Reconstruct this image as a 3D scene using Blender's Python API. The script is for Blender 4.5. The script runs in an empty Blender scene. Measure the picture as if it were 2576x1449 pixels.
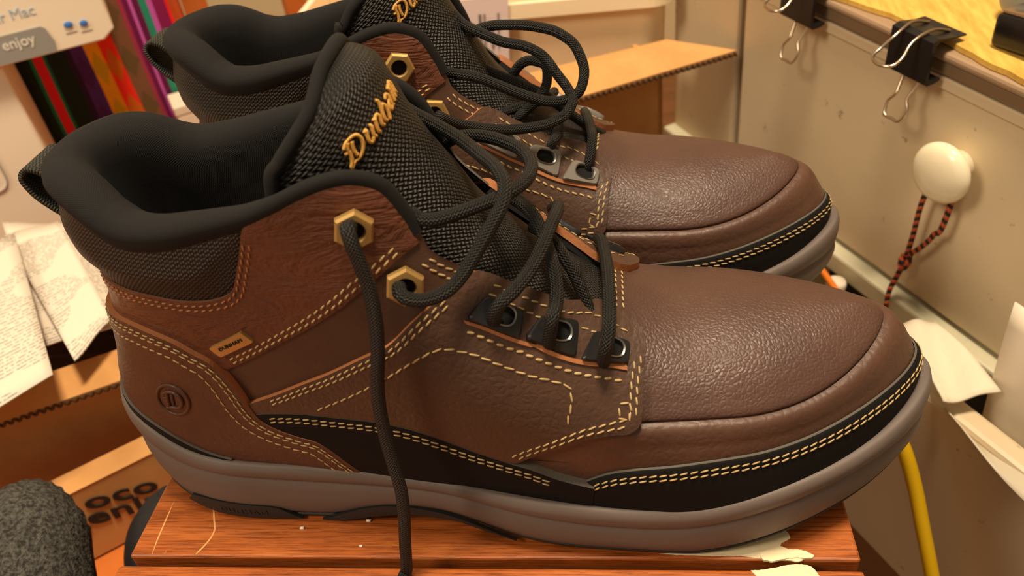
import bpy, bmesh, math, random
import numpy as np
from mathutils import Vector, Matrix
from mathutils.geometry import delaunay_2d_cdt
random.seed(4); rng = np.random.default_rng(7)
SC = bpy.context.scene
COL = SC.collection
# ------------------------------------------------------------------ camera
CAM = np.array([0.2029, -0.2225, 0.2616])
YAW, PIT, ROL = np.radians([-9.88, 37.44, -8.39]); FPX = 2024.0
_f = np.array([math.sin(YAW)*math.cos(PIT), math.cos(YAW)*math.cos(PIT), -math.sin(PIT)])
_r = np.array([math.cos(YAW), -math.sin(YAW), 0.0]); _u = np.cross(_r, _f)
_r, _u = math.cos(ROL)*_r+math.sin(ROL)*_u, -math.sin(ROL)*_r+math.cos(ROL)*_u
cd = bpy.data.cameras.new('camera'); cam = bpy.data.objects.new('camera', cd); COL.objects.link(cam)
cd.sensor_width = 36.0; cd.lens = FPX/2576*36; cd.clip_start = .01; cd.clip_end = 50
cam.matrix_world = Matrix(((_r[0], _u[0], -_f[0], CAM[0]), (_r[1], _u[1], -_f[1], CAM[1]), (_r[2], _u[2], -_f[2], CAM[2]), (0, 0, 0, 1)))
cd.dof.use_dof = True; cd.dof.focus_distance = .30; cd.dof.aperture_fstop = 13.0
SC.camera = cam
# ------------------------------------------------------------------ light
wd = bpy.data.worlds.new('world'); SC.world = wd; wd.use_nodes = True
bg = wd.node_tree.nodes['Background']; bg.inputs[0].default_value = (1.0, .82, .60, 1); bg.inputs[1].default_value = .32
def area(name, loc, target, size, power, color):
    l = bpy.data.lights.new(name, 'AREA'); l.shape = 'DISK'; l.size = size; l.energy = power; l.color = color
    o = bpy.data.objects.new(name, l); COL.objects.link(o); o.location = loc
    o.rotation_euler = (Vector(target)-Vector(loc)).to_track_quat('-Z', 'Y').to_euler(); return o
WARM = (1.0, .82, .585)
area('ceiling_lamp', (.30, .02, 1.75), (.15, .05, 0), .34, 40, WARM)
area('room_lamp', (-1.1, -.8, 1.5), (.15, .1, 0), .6, 22, WARM)
SC.view_settings.view_transform = 'Standard'; SC.view_settings.look = 'None'
SC.view_settings.gamma = 1.0; SC.view_settings.use_curve_mapping = False; SC.view_settings.exposure = 0.0
# ------------------------------------------------------------------ helpers
def srgb(r, g, b):
    f = lambda c: (c/255/12.92) if c <= 10.31 else ((c/255+.055)/1.055)**2.4
    return (f(r), f(g), f(b), 1)
XF = [None]     # active transform for the boot being built: (mirror flag)
def mesh(name, V, F, mats, parent=None, idx=None, uv=None, smooth=True, flat_from=None):
    V = np.asarray(V, float)
    if XF[0] and parent is not None:
        V = V*np.array([1, -1, 1]); F = [tuple(reversed(f)) for f in F]
    me = bpy.data.meshes.new(name); me.from_pydata(V.tolist(), [], [tuple(int(i) for i in f) for f in F])
    if not isinstance(mats, (list, tuple)): mats = [mats]
    for m in mats: me.materials.append(m)
    if idx is not None: me.polygons.foreach_set('material_index', np.asarray(idx, np.int32))
    if smooth:
        sm = np.ones(len(F), bool)
        if flat_from is not None: sm[flat_from:] = False
        me.polygons.foreach_set('use_smooth', sm)
    if uv is not None:
        L = me.uv_layers.new(name='UVMap'); li = np.empty(len(me.loops), np.int32); me.loops.foreach_get('vertex_index', li)
        L.data.foreach_set('uv', np.asarray(uv, np.float32)[li].ravel())
    if me.validate(): print('invalid mesh', name)
    me.update()
    o = bpy.data.objects.new(name, me); COL.objects.link(o)
    if parent is not None: o.parent = parent
    return o
def empty(name, loc=(0, 0, 0), rz=0., parent=None):
    o = bpy.data.objects.new(name, None); COL.objects.link(o); o.location = loc; o.rotation_euler = (0, 0, rz)
    o.empty_display_size = .02
    if parent is not None: o.parent = parent
    return o
def tag(o, label=None, cat=None, group=None, kind=None):
    for k, v in (('label', label), ('category', cat), ('group', group), ('kind', kind)):
        if v: o[k] = v
    return o
class MB:
    """collects vertices / faces / uv for one mesh"""
    def __init__(s): s.V = []; s.F = []; s.I = []; s.U = []; s.n = 0
    def add(s, V, F, mi=0, uv=None):
        V = np.asarray(V, float); s.V.append(V); s.F += [tuple(i+s.n for i in f) for f in F]; s.I += [mi]*len(F)
        s.U.append(np.zeros((len(V), 2)) if uv is None else np.asarray(uv, float)); s.n += len(V); return s
    def obj(s, name, mats, parent=None, smooth=True):
        return mesh(name, np.concatenate(s.V), s.F, mats, parent, s.I, np.concatenate(s.U), smooth)
def grid(nr, nc, closed=False, flip=False):
    F = []
    for i in range(nr-1):
        for j in range(nc if closed else nc-1):
            a, b, c, d = i*nc+j, i*nc+(j+1) % nc, (i+1)*nc+(j+1) % nc, (i+1)*nc+j
            F.append((a, d, c, b) if flip else (a, b, c, d))
    return F
def resample(P, step=None, n=None, closed=False):
    P = np.asarray(P, float)
    if closed: P = np.vstack([P, P[:1]])
    s = np.r_[0, np.cumsum(np.linalg.norm(np.diff(P, axis=0), axis=1))]
    n = n or max(2, int(round(s[-1]/step))+1); t = np.linspace(0, s[-1], n)
    Q = np.stack([np.interp(t, s, P[:, k]) for k in range(P.shape[1])], -1)
    return Q[:-1] if closed else Q
def smooth_path(P, step):
    return resample(dense(P, 12), step)
def tube(P, r, ns=10, closed=False, caps=True, flat=1.0):
    """sweep a circle along P, returns V, F, uv (metres along, turns)"""
    P = np.asarray(P, float); n = len(P)
    T = np.gradient(P, axis=0) if not closed else (np.roll(P, -1, 0)-np.roll(P, 1, 0))
    T /= np.linalg.norm(T, axis=1, keepdims=True)+1e-12
    N = np.zeros_like(P); a = np.array([0, 0, 1.]) if abs(T[0, 2]) < .9 else np.array([1., 0, 0])
    N[0] = np.cross(T[0], a); N[0] /= np.linalg.norm(N[0])
    for i in range(1, n):
        v = N[i-1]-T[i]*(N[i-1]@T[i]); N[i] = v/(np.linalg.norm(v)+1e-12)
    B = np.cross(T, N); th = np.arange(ns)/ns*2*math.pi
    r = np.broadcast_to(np.asarray(r, float), (n,))
    V = P[:, None]+r[:, None, None]*(np.cos(th)[None, :, None]*N[:, None]+flat*np.sin(th)[None, :, None]*B[:, None])
    s = np.r_[0, np.cumsum(np.linalg.norm(np.diff(P, axis=0), axis=1))]
    tt = np.abs(np.arange(ns)/ns*2-1)
    uv = np.stack(np.broadcast_arrays(s[:, None], tt[None]), -1).reshape(-1, 2)
    V = V.reshape(-1, 3); F = grid(n, ns, True)
    if closed: F += [((n-1)*ns+j, (n-1)*ns+(j+1) % ns, (j+1) % ns, j) for j in range(ns)]
    elif caps: F += [tuple(reversed(range(ns))), tuple((n-1)*ns+j for j in range(ns))]
    return V, F, uv
def box_vf(cx, cy, cz, sx, sy, sz):
    V = np.array([(x, y, z) for x in (-1, 1) for y in (-1, 1) for z in (-1, 1)], float)*np.array([sx, sy, sz])/2+np.array([cx, cy, cz])
    return V, [(0, 1, 3, 2), (4, 6, 7, 5), (0, 4, 5, 1), (2, 3, 7, 6), (0, 2, 6, 4), (1, 5, 7, 3)]
def bevel(o, wd_, seg=2, lim=40):
    m = o.modifiers.new('bevel', 'BEVEL'); m.width = wd_; m.segments = seg; m.limit_method = 'ANGLE'; m.angle_limit = math.radians(lim); return o
# ------------------------------------------------------------------ materials
class NT:
    def __init__(s, name):
        s.m = bpy.data.materials.new(name); s.m.use_nodes = True; s.t = s.m.node_tree; s.b = s.t.nodes['Principled BSDF']
    def n(s, typ, **kw):
        q = s.t.nodes.new(typ)
        for k, v in kw.items():
            if k.startswith('i_'):
                key = k[2:]; q.inputs[int(key) if key.isdigit() else key.replace('_', ' ')].default_value = v
            else: setattr(q, k, v)
        return q
    def l(s, a, ao, b, bi): s.t.links.new(a.outputs[ao], b.inputs[bi])
    def math(s, op, a, b=None, c=None):
        q = s.n('ShaderNodeMath', operation=op)
        for i, v in enumerate((a, b, c)):
            if v is None: continue
            if isinstance(v, (int, float)): q.inputs[i].default_value = v
            else: s.t.links.new(v, q.inputs[i])
        return q.outputs[0]
    def ramp(s, fac, stops):
        q = s.n('ShaderNodeValToRGB'); e = q.color_ramp.elements
        while len(e) < len(stops): e.new(.5)
        for el, (p, c) in zip(e, stops): el.position = p; el.color = c
        s.t.links.new(fac, q.inputs[0]); return q.outputs[0]
    def coord(s, which='Object', scale=(1, 1, 1), rot=(0, 0, 0), loc=(0, 0, 0)):
        c = s.n('ShaderNodeTexCoord'); m = s.n('ShaderNodeMapping'); m.inputs['Scale'].default_value = scale; m.inputs['Rotation'].default_value = rot; m.inputs['Location'].default_value = loc
        s.l(c, which, m, 0); return m.outputs[0]
    def noise(s, vec, scale, detail=3, rough=.5, dist=0):
        q = s.n('ShaderNodeTexNoise'); q.inputs['Scale'].default_value = scale; q.inputs['Detail'].default_value = detail; q.inputs['Roughness'].default_value = rough; q.inputs['Distortion'].default_value = dist
        s.t.links.new(vec, q.inputs['Vector']); return q.outputs[0]
    def voro(s, vec, scale, feature='DISTANCE_TO_EDGE', rnd_=1.0):
        q = s.n('ShaderNodeTexVoronoi', feature=feature); q.inputs['Scale'].default_value = scale; q.inputs['Randomness'].default_value = rnd_
        s.t.links.new(vec, q.inputs['Vector']); return q.outputs[0]
    def bump(s, h, strength=.5, dist=.001, prev=None):
        q = s.n('ShaderNodeBump'); q.inputs['Strength'].default_value = strength; q.inputs['Distance'].default_value = dist
        s.t.links.new(h, q.inputs['Height'])
        if prev is not None: s.t.links.new(prev, q.inputs['Normal'])
        return q.outputs[0]
    def fin(s, color=None, rough=.5, normal=None, metal=0, spec=.5, **kw):
        b = s.b
        if color is not None:
            if isinstance(color, tuple): b.inputs['Base Color'].default_value = color
            else: s.t.links.new(color, b.inputs['Base Color'])
        if isinstance(rough, (int, float)): b.inputs['Roughness'].default_value = rough
        else: s.t.links.new(rough, b.inputs['Roughness'])
        b.inputs['Metallic'].default_value = metal; b.inputs['Specular IOR Level'].default_value = spec
        if normal is not None: s.t.links.new(normal, b.inputs['Normal'])
        for k, v in kw.items(): b.inputs[k.replace('_', ' ')].default_value = v
        return s.m
def leather(name, c0, c1, grain=420, gs=.35, rough=.45, wrinkle=0., wdir=(1, 1, 1), spec=.45, wscale=60):
    t = NT(name); v = t.coord()
    nz = t.noise(v, 26, 4, .6); col = t.ramp(nz, [(.3, c0), (.7, c1)])
    dv = t.noise(v, 160, 2, .5)
    wv = t.n('ShaderNodeVectorMath', operation='MULTIPLY_ADD'); t.t.links.new(t_noise_col(t, v, 120), wv.inputs[0]); wv.inputs[1].default_value = (.0025, .0025, .0025); t.t.links.new(v, wv.inputs[2])
    vo = t.voro(wv.outputs[0], grain); cell = t.math('MINIMUM', t.math('MULTIPLY', vo, 3.2), 1.0)
    nb = t.bump(t.math('MULTIPLY', cell, t.math('MULTIPLY', t.noise(v, 14, 2, .5), 1.8)), gs, .0006)
    fine = t.noise(v, 1500, 3, .6); nb = t.bump(fine, .12, .0004, nb)
    if wrinkle:
        w_ = t.coord(scale=wdir); wn = t.noise(w_, wscale, 4, .62, .8)
        rid = t.math('ABSOLUTE', t.math('SUBTRACT', wn, .5)); rid = t.math('MINIMUM', t.math('MULTIPLY', rid, 9.0), 1.0)
        nb = t.bump(rid, wrinkle, .0012, nb)
    rr = t.math('ADD', t.math('MULTIPLY', dv, .16), rough-.08)
    return t.fin(col, rr, nb, spec=spec)
def t_noise_col(t, v, scale):
    q = t.n('ShaderNodeTexNoise'); q.inputs['Scale'].default_value = scale; t.t.links.new(v, q.inputs['Vector']); return q.outputs['Color']
def plain(name, col, rough=.6, metal=0, nscale=0, nstr=.2, ndist=.0005, spec=.4, var=0., vscale=40, **kw):
    t = NT(name); nb = None; c = col
    if nscale or var:
        v = t.coord()
        if nscale: nb = t.bump(t.noise(v, nscale, 4, .6), nstr, ndist)
        if var:
            nz = t.noise(v, vscale, 4, .6); c = t.ramp(nz, [(.3, tuple(x*(1-var) for x in col[:3])+(1,)), (.7, tuple(min(1, x*(1+var)) for x in col[:3])+(1,))])
    return t.fin(c, rough, nb, metal, spec, **kw)
def weave(name, c0, c1, pu, pv, strength, rough=.6, shift=True, thr=.25):
    """knitted / woven mesh in UV metres"""
    t = NT(name); c = t.n('ShaderNodeTexCoord'); sp = t.n('ShaderNodeSeparateXYZ'); t.l(c, 'UV', sp, 0)
    a = t.math('MULTIPLY', sp.outputs[0], 2*math.pi/pu); b = t.math('MULTIPLY', sp.outputs[1], 2*math.pi/pv)
    if shift: b = t.math('ADD', b, t.math('MULTIPLY', t.math('SINE', a), .6))
    h = t.math('MULTIPLY', t.math('SINE', a), t.math('SINE', b))
    h = t.math('MULTIPLY_ADD', h, .5, .5)
    col = t.ramp(h, [(thr+.3, c0), (min(.99, thr+.62), c1)])
    fz = t.noise(t.coord(), 2500, 2, .5)
    nb = t.bump(h, strength, .0007); nb = t.bump(fz, .1, .0003, nb)
    return t.fin(col, rough, nb, spec=.35)
M = {}
M['vamp'] = leather('vamp_leather', srgb(76, 52, 44), srgb(89, 62, 51), 640, .24, .45)
M['mudguard'] = leather('mudguard_leather', srgb(79, 53, 42), srgb(96, 67, 52), 300, .16, .45)
M['quarter'] = leather('quarter_leather', srgb(72, 50, 38), srgb(85, 59, 45), 330, .2, .5, .12, (1, 1, .6), wscale=150)
M['ankle'] = leather('ankle_leather', srgb(86, 49, 34), srgb(105, 60, 40), 380, .14, .45, .36, (.55, .55, 1.6), wscale=60)
M['middle'] = leather('smooth_leather', srgb(68, 45, 34), srgb(83, 56, 41), 500, .05, .5)
M['counter'] = leather('counter_leather', srgb(72, 44, 32), srgb(88, 54, 39), 420, .1, .48, .12, (1, 1, 1), wscale=60)
M['cut'] = plain('tan_cut_edge', srgb(170, 108, 66), .8, nscale=900, nstr=.4)
M['cutdark'] = plain('brown_cut_edge', srgb(112, 70, 46), .8, nscale=900, nstr=.4)
M['nubuck'] = plain('black_nubuck', srgb(16, 14, 13), .85, nscale=1400, nstr=.25, spec=.25)
M['cutgrey'] = plain('grey_cut_edge', srgb(92, 87, 79), .85, nscale=900, nstr=.4)
M['foam'] = weave('black_jersey', srgb(20, 18, 18), srgb(26, 25, 24), .0009, .0009, .25, .9, False)
M['lining'] = weave('black_lining', srgb(20, 20, 19), srgb(28, 28, 26), .0012, .0012, .25, .9, False)
M['mesh'] = weave('black_ballistic_mesh', srgb(15, 14, 14), srgb(60, 56, 51), .0019, .0014, .8, .5)
M['lace'] = weave('black_braided_lace', srgb(16, 16, 15), srgb(52, 49, 44), .0011, .17, .8, .55, True, .3)
M['thread'] = plain('tan_thread', srgb(191, 164, 115), .65, nscale=3000, nstr=.4, spec=.3)
M['brownthread'] = plain('brown_thread', srgb(168, 112, 70), .65, spec=.3)
M['gold'] = plain('gold_thread', srgb(214, 160, 76), .5, nscale=2500, nstr=.5, spec=.5)
M['midsole'] = plain('grey_midsole', srgb(106, 94, 88), .55, nscale=1500, nstr=.1, spec=.35, var=.06)
M['outsole'] = plain('black_outsole', srgb(37, 35, 34), .62, nscale=700, nstr=.15, spec=.4)
M['brass'] = plain('antique_brass', srgb(188, 152, 92), .42, .6)
M['blackmetal'] = plain('black_enamel', srgb(40, 40, 42), .3, .35, spec=.5)
M['gunmetal'] = plain('gunmetal', srgb(120, 116, 112), .3, .9)
M['greyplate'] = plain('grey_plate', srgb(128, 122, 116), .38, .35)
M['chrome'] = plain('chrome_ring', srgb(150, 146, 140), .28, 1.0)
M['hole'] = plain('dark_hole', srgb(12, 11, 11), .9)
M['webbing'] = weave('olive_webbing', srgb(34, 34, 30), srgb(78, 78, 64), .0022, .0016, .7, .7)
def spl(xs, ys):
    """C1 cubic Hermite interpolant through a table, linear outside."""
    xs = np.asarray(xs, float); ys = np.asarray(ys, float)
    d = np.diff(ys) / np.diff(xs); h = np.diff(xs)
    m = np.empty(len(xs)); m[0] = d[0]; m[-1] = d[-1]
    m[1:-1] = (d[:-1] * h[1:] + d[1:] * h[:-1]) / (h[1:] + h[:-1])
    def f(x):
        x = np.asarray(x, float)
        i = np.clip(np.searchsorted(xs, x) - 1, 0, len(xs) - 2)
        t = (x - xs[i]) / h[i]; tc = np.clip(t, 0, 1)
        t2 = tc * tc; t3 = t2 * tc
        r = (2*t3-3*t2+1)*ys[i] + (t3-2*t2+tc)*h[i]*m[i] + (-2*t3+3*t2)*ys[i+1] + (t3-t2)*h[i]*m[i+1]
        return r + np.where(t < 0, t*h[i]*m[0], 0) + np.where(t > 1, (t-1)*h[i]*m[-1], 0)
    return f
def sstep(a, b, x):
    t = np.clip((np.asarray(x, float)-a)/(b-a), 0, 1); return t*t*(3-2*t)
def cen(x): return .0049*(1-sstep(0, .15, x))+.0027*sstep(.15, .33, x)
# ---- sole plan outline (half width about the centre line)
SX0, SX1 = -.0031, .3126
_hs = spl([0, .05, .09, .13, .165, .2, .23, .26, .32], [.0360, .0360, .0358, .0380, .0455, .0495, .0515, .0520, .0468])
def rnd(q, n=2.0):
    q = np.clip(q, 0, 1); return np.maximum(1-(1-q)**n, 0)**(1/n)
RB, RT = .0573, .0944
def hs(x, inset=0.):
    x = np.asarray(x, float)
    return np.maximum(_hs(x)-inset, 0)*rnd((x-SX0-inset)/RB, 2.02)*rnd((SX1-inset-x)/RT, 1.85)
# ---- upper
_xb = spl([.02, .032, .042, .052, .062, .072, .082, .092, .102, .112, .125, .145, .17], [.003, .003, .0032, .0038, .0062, .0100, .0128, .0150, .0176, .0184, .0172, .0180, .0190])
def xb(z): return _xb(z)
_xt = spl([.02, .040, .052, .058, .064, .069, .073, .0765, .08, .084, .09], [.3055, .3055, .3055, .3030, .2985, .293, .287, .279, .268, .252, .225])
def xt(z): return _xt(np.minimum(z, .09))
TP = np.array([(.36, .059), (.32, .0680), (.30, .0722), (.28, .0750), (.263, .0765), (.242, .0778), (.222, .0788), (.207, .0830), (.19, .0945), (.176, .1078), (.166, .119), (.159, .131), (.154, .145), (.149, .16), (.143, .18), (.13, .22)])
def _dist(x, z, P):
    p = np.stack([x, z], -1); best = np.full(x.shape, 9.); sgn = np.ones(x.shape)
    for a, b in zip(P[:-1], P[1:]):
        e = b-a; L2 = (e*e).sum(); t = np.clip(((p-a)@e)/L2, 0, 1)
        dv = p-(a+t[..., None]*e); d = np.sqrt((dv**2).sum(-1))
        s = np.sign(e[0]*dv[..., 1]-e[1]*dv[..., 0])
        m = d < best; best = np.where(m, d, best); sgn = np.where(m, s, sgn)
    return best*sgn     # positive inside (below / behind the top line)
# smooth the top line once
def dense(P, n=16):
    P = np.asarray(P, float); s = np.r_[0, np.cumsum(np.hypot(*np.diff(P, axis=0).T))]
    f = [spl(s, P[:, k]) for k in range(P.shape[1])]
    t = np.linspace(0, s[-1], (len(P)-1)*n+1); return np.stack([g(t) for g in f], -1)
TD = dense(TP, 5)
# base half width table (x knots, z knots)
_XK = [0, .05, .10, .14, .18, .21, .25, .30]
_ZK = [.03, .06, .09, .12, .15]
_WT = np.array([[.0300, .0315, .0318, .0338, .0365],
                [.0300, .0315, .0322, .0343, .0370],
                [.0310, .0342, .0355, .0360, .0375],
                [.0350, .0385, .0395, .0385, .0380],
                [.0425, .0435, .0430, .0410, .039],
                [.0465, .0455, .0440, .042, .041],
                [.0485, .0465, .0445, .044, .042],
                [.0435, .0420, .0425, .043, .042]])
def _fitW():
    A = []; B = []
    for i, x in enumerate(_XK):
        for j, z in enumerate(_ZK):
            A.append(_bas(x, z)); B.append(_WT[i, j])
    return np.linalg.lstsq(np.array(A), np.array(B), rcond=None)[0]
def _bas(x, z):
    X = np.asarray(x, float)/.3; Z = (np.asarray(z, float)-.03)/.12
    return np.stack([X**i*Z**j for i in range(5) for j in range(4)], -1)
_cw = _fitW()
def Wb(x, z): return _bas(x, np.clip(z, .0, .19))@_cw
def w(x, z):
    x = np.asarray(x, float); z = np.asarray(z, float); x, z = np.broadcast_arrays(x, z)
    d = _dist(x, z, TD)
    R = np.interp(x, [.13, .17, .21, .24], [.046, .040, .036, .036])
    n = np.interp(x, [.16, .22], [2.0, 2.25])
    g = rnd(d/R, n)
    return Wb(x, z)*g*rnd((x-xb(z))/RB, 2.05)*rnd((xt(z)-x)/np.interp(z, [.045, .075, .09], [RT, .070, .06]), 1.85)
# ---- (u, z) coordinates: u = arc-like length from the back seam, sign = side (minus = y minus)
def X_of_u(u, z):
    a = np.abs(u); b = np.pi/2*RB
    return xb(z)+np.where(a < b, RB*(1-np.cos(np.clip(a/RB, 0, np.pi/2))), RB+a-b)
def U_of_x(x, z):
    e = x-xb(z); return np.where(e < RB, RB*np.arccos(np.clip(1-e/RB, -1, 1)), e-RB+np.pi/2*RB)
def S0(u, z):
    x = X_of_u(u, z); s = np.where(u < 0, -1., 1.)
    return np.stack([x, cen(x)+s*w(x, z), z+0*x], -1)
def S(u, z, off=0.):
    u = np.asarray(u, float); z = np.asarray(z, float); u, z = np.broadcast_arrays(u, z)
    u = np.where(np.abs(u) < 1e-5, 1e-5, u)
    P = S0(u, z); h = 4e-4
    Pu = S0(u+h, z)-S0(u-h, z); Pz = S0(u, z+h)-S0(u, z-h)
    n = -np.cross(Pu, Pz); n /= np.linalg.norm(n, axis=-1, keepdims=True)+1e-12
    return P+n*np.broadcast_to(np.asarray(off, float), u.shape)[..., None]
# ------------------------------------------------------------------ boot
def poly_dist(p, P):
    best = np.full(len(p), 9.); 
    for a, b in zip(P, np.roll(P, -1, 0)):
        e = b-a; t = np.clip(((p-a)@e)/((e*e).sum()+1e-18), 0, 1); d = np.linalg.norm(p-(a+t[:, None]*e), axis=1); best = np.minimum(best, d)
    return best
def poly_in(p, P):
    c = np.zeros(len(p), bool)
    for a, b in zip(P, np.roll(P, -1, 0)):
        m = ((a[1] > p[:, 1]) != (b[1] > p[:, 1])); xi = (b[0]-a[0])*(p[:, 1]-a[1])/((b[1]-a[1])+1e-15)+a[0]; c ^= m & (p[:, 0] < xi)
    return c
def cdt(outline, sp, edge=.6):
    P = resample(outline, sp*.7, closed=True)
    lo, hi = P.min(0), P.max(0); gx = np.arange(lo[0], hi[0], sp); gy = np.arange(lo[1], hi[1], sp*.866)
    G = np.array([(x+(sp/2 if j % 2 else 0), y) for j, y in enumerate(gy) for x in gx])
    if len(G):
        G = G[poly_in(G, P)]
        if len(G): G = G[poly_dist(G, P) > sp*edge]
    A = [Vector(p) for p in P]+[Vector(p) for p in G]; n = len(P)
    v, e, f, *_ = delaunay_2d_cdt(A, [], [list(range(n))], 1, 1e-7)
    v = np.array([tuple(q) for q in v]); tri = []
    for t in f:
        t = list(t); a, b, c = v[t[0]], v[t[1]], v[t[2]]
        if (b[0]-a[0])*(c[1]-a[1])-(b[1]-a[1])*(c[0]-a[0]) < 0: t.reverse()
        tri.append(tuple(t))
    ed = {}
    for t in tri:
        for i in range(3): ed[(t[i], t[(i+1) % 3])] = 1
    bd = [k for k in ed if (k[1], k[0]) not in ed]
    return v, tri, bd, P
def panel(name, outline, oin, oout, mat, rim, parent, sp=.002, bulge=0., bw=.012, fn=None, flip=True):
    fn = fn or S
    v, tri, bd, P = cdt(np.asarray(outline, float), sp)
    d = poly_dist(v, P); off = oout+bulge*sstep(0, bw, d)-.00025*(d < 1e-6)
    T = fn(v[:, 0], v[:, 1], off); Bm = fn(v[:, 0], v[:, 1], np.full(len(v), oin))
    mb = MB(); mb.add(T, [tuple(reversed(t)) for t in tri] if flip else tri, 0, v)
    rV = []; rF = []
    for a, b in bd:
        k = len(rV); rV += [T[a], T[b], Bm[b], Bm[a]]; rF.append((k, k+1, k+2, k+3) if flip else (k+3, k+2, k+1, k))
    mb.add(rV, rF, 1)
    return mb.obj(name, [mat, rim], parent)
def offset_path(P, d):
    P = np.asarray(P, float); T = np.gradient(P, axis=0); T /= np.linalg.norm(T, axis=1, keepdims=True)+1e-12
    return P+d*np.stack([-T[:, 1], T[:, 0]], -1)
CAPS = None
def stitch_mesh(paths, pitch=.0036, ln=.0029, r=.00036):
    """paths: list of (points3d, normals3d); little twisted lozenges, one per stitch"""
    mb = MB(); prof = [(-.5, .25), (-.38, .85), (-.1, 1.), (.2, 1.), (.4, .8), (.5, .25)]
    for P, N in paths:
        s = np.r_[0, np.cumsum(np.linalg.norm(np.diff(P, axis=0), axis=1))]; n = int(s[-1]/pitch)
        for k in range(n):
            c = (k+.5)*pitch; ii = lambda a, A: np.array([np.interp(a, s, A[:, j]) for j in range(3)])
            a, b = ii(c-ln/2, P), ii(c+ln/2, P); m = ii(c, P); nn = ii(c, N); nn /= np.linalg.norm(nn)+1e-9
            t = b-a; L = np.linalg.norm(t)
            if L < 1e-6: continue
            t /= L; sd = np.cross(nn, t); sd /= np.linalg.norm(sd)+1e-9
            V = []
            for q, rr in prof:
                cc = m+t*q*ln+sd*(q*.00045)
                for h in range(6):
                    th = h*math.pi/3; V.append(cc+rr*r*(math.cos(th)*sd+(.75*math.sin(th)+.35)*nn))
            mb.add(V, grid(6, 6, True)+[tuple(reversed(range(6))), tuple(range(30, 36))], 0)
    return mb
def uz_path(P, off, step=.0012, sm=True):
    P = np.asarray(P, float); P = dense(P, 8) if sm else P
    P = resample(P, step); A = S(P[:, 0], P[:, 1], off); B = S(P[:, 0], P[:, 1], off+.001); return A, (B-A)/.001
def both(P):
    P = np.asarray(P, float); return P, P*np.array([-1, 1])
# curves on the side of the upper in (u, z) metres, near side
FOAM = [(-0.1572, 0.1325), (-0.1558, 0.1365), (-0.1537, 0.1408), (-0.1518, 0.1447), (-0.1495, 0.1484), (-0.1462, 0.1509), (-0.1411, 0.1529), (-0.1357, 0.1529), (-0.1297, 0.1514), (-0.1208, 0.1475), (-0.1111, 0.1435), (-0.1019, 0.1408), (-0.092, 0.1381), (-0.082, 0.1356), (-0.0741, 0.1344), (-0.0656, 0.134), (-0.0568, 0.1362), (-0.0502, 0.1395), (-0.0437, 0.1425), (-0.0357, 0.1445), (-0.02, 0.1455), (0, 0.146)]
MESHLOW = [(0, 0.11), (-0.02, 0.1108), (-0.043, 0.1117), (-0.0525, 0.1122), (-0.0634, 0.1128), (-0.0723, 0.1127), (-0.0805, 0.113), (-0.0887, 0.1144), (-0.0944, 0.1165), (-0.0983, 0.1197), (-0.1019, 0.1253), (-0.1049, 0.1312), (-0.1073, 0.1373), (-0.1093, 0.1425)]
ANKLOW = [(-0.1588, 0.13), (-0.1526, 0.127), (-0.1456, 0.1223), (-0.1404, 0.1191), (-0.1318, 0.1129), (-0.121, 0.1052), (-0.1108, 0.0983), (-0.1005, 0.0908), (-0.086, 0.0817)]
COUNTER = [(0, 0.0935), (-0.018, 0.0942), (-0.0345, 0.0955), (-0.0485, 0.0967), (-0.06, 0.0959), (-0.0694, 0.094), (-0.0759, 0.0907), (-0.0824, 0.0869), (-0.0864, 0.0821), (-0.0913, 0.073), (-0.0956, 0.0649), (-0.0992, 0.0594), (-0.1035, 0.0554), (-0.1129, 0.0508), (-0.121, 0.0479), (-0.1251, 0.0433), (-0.1294, 0.0365), (-0.1323, 0.0321), (-0.1355, 0.027)]
QL = [(-0.094, 0.0655), (-0.1059, 0.0725), (-0.115, 0.0784), (-0.1227, 0.083), (-0.1392, 0.0941), (-0.1441, 0.0973), (-0.1525, 0.1059), (-0.1612, 0.112), (-0.1675, 0.1146), (-0.1701, 0.1158), (-0.1722, 0.115)]
QT = [(-0.1722, 0.115), (-0.1754, 0.1126), (-0.1806, 0.1084), (-0.1877, 0.1034), (-0.1985, 0.0963), (-0.2093, 0.0909), (-0.2145, 0.0882), (-0.22, 0.085), (-0.2256, 0.0819), (-0.2287, 0.0798)]
QF = [(-0.2287, 0.0798), (-0.2299, 0.0783), (-0.2303, 0.0731), (-0.2324, 0.066), (-0.2331, 0.0622), (-0.2314, 0.0604), (-0.2241, 0.0598), (-0.2148, 0.0584), (-0.2078, 0.0551), (-0.2005, 0.0506), (-0.1934, 0.0453)]
RANDF = [(-0.0969, 0.0612), (-0.1138, 0.0632), (-0.13, 0.0631), (-0.1425, 0.0628), (-0.1552, 0.0608), (-0.1676, 0.0565), (-0.1798, 0.0509), (-0.1914, 0.0461), (-0.2, 0.0428), (-0.2072, 0.0392), (-0.212, 0.0376), (-0.2205, 0.0355)]
INNER = [(-0.1214, 0.0663), (-0.1352, 0.0766), (-0.1473, 0.0864), (-0.1545, 0.0924), (-0.1615, 0.096), (-0.1711, 0.0935), (-0.1812, 0.0882), (-0.1914, 0.0828), (-0.202, 0.0782), (-0.2052, 0.0764), (-0.2073, 0.0721), (-0.2081, 0.0671), (-0.2093, 0.0633)]
SLOT = [(-0.1682, 0.103), (-0.1867, 0.0925), (-0.206, 0.0821), (-0.2238, 0.0756)]
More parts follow.
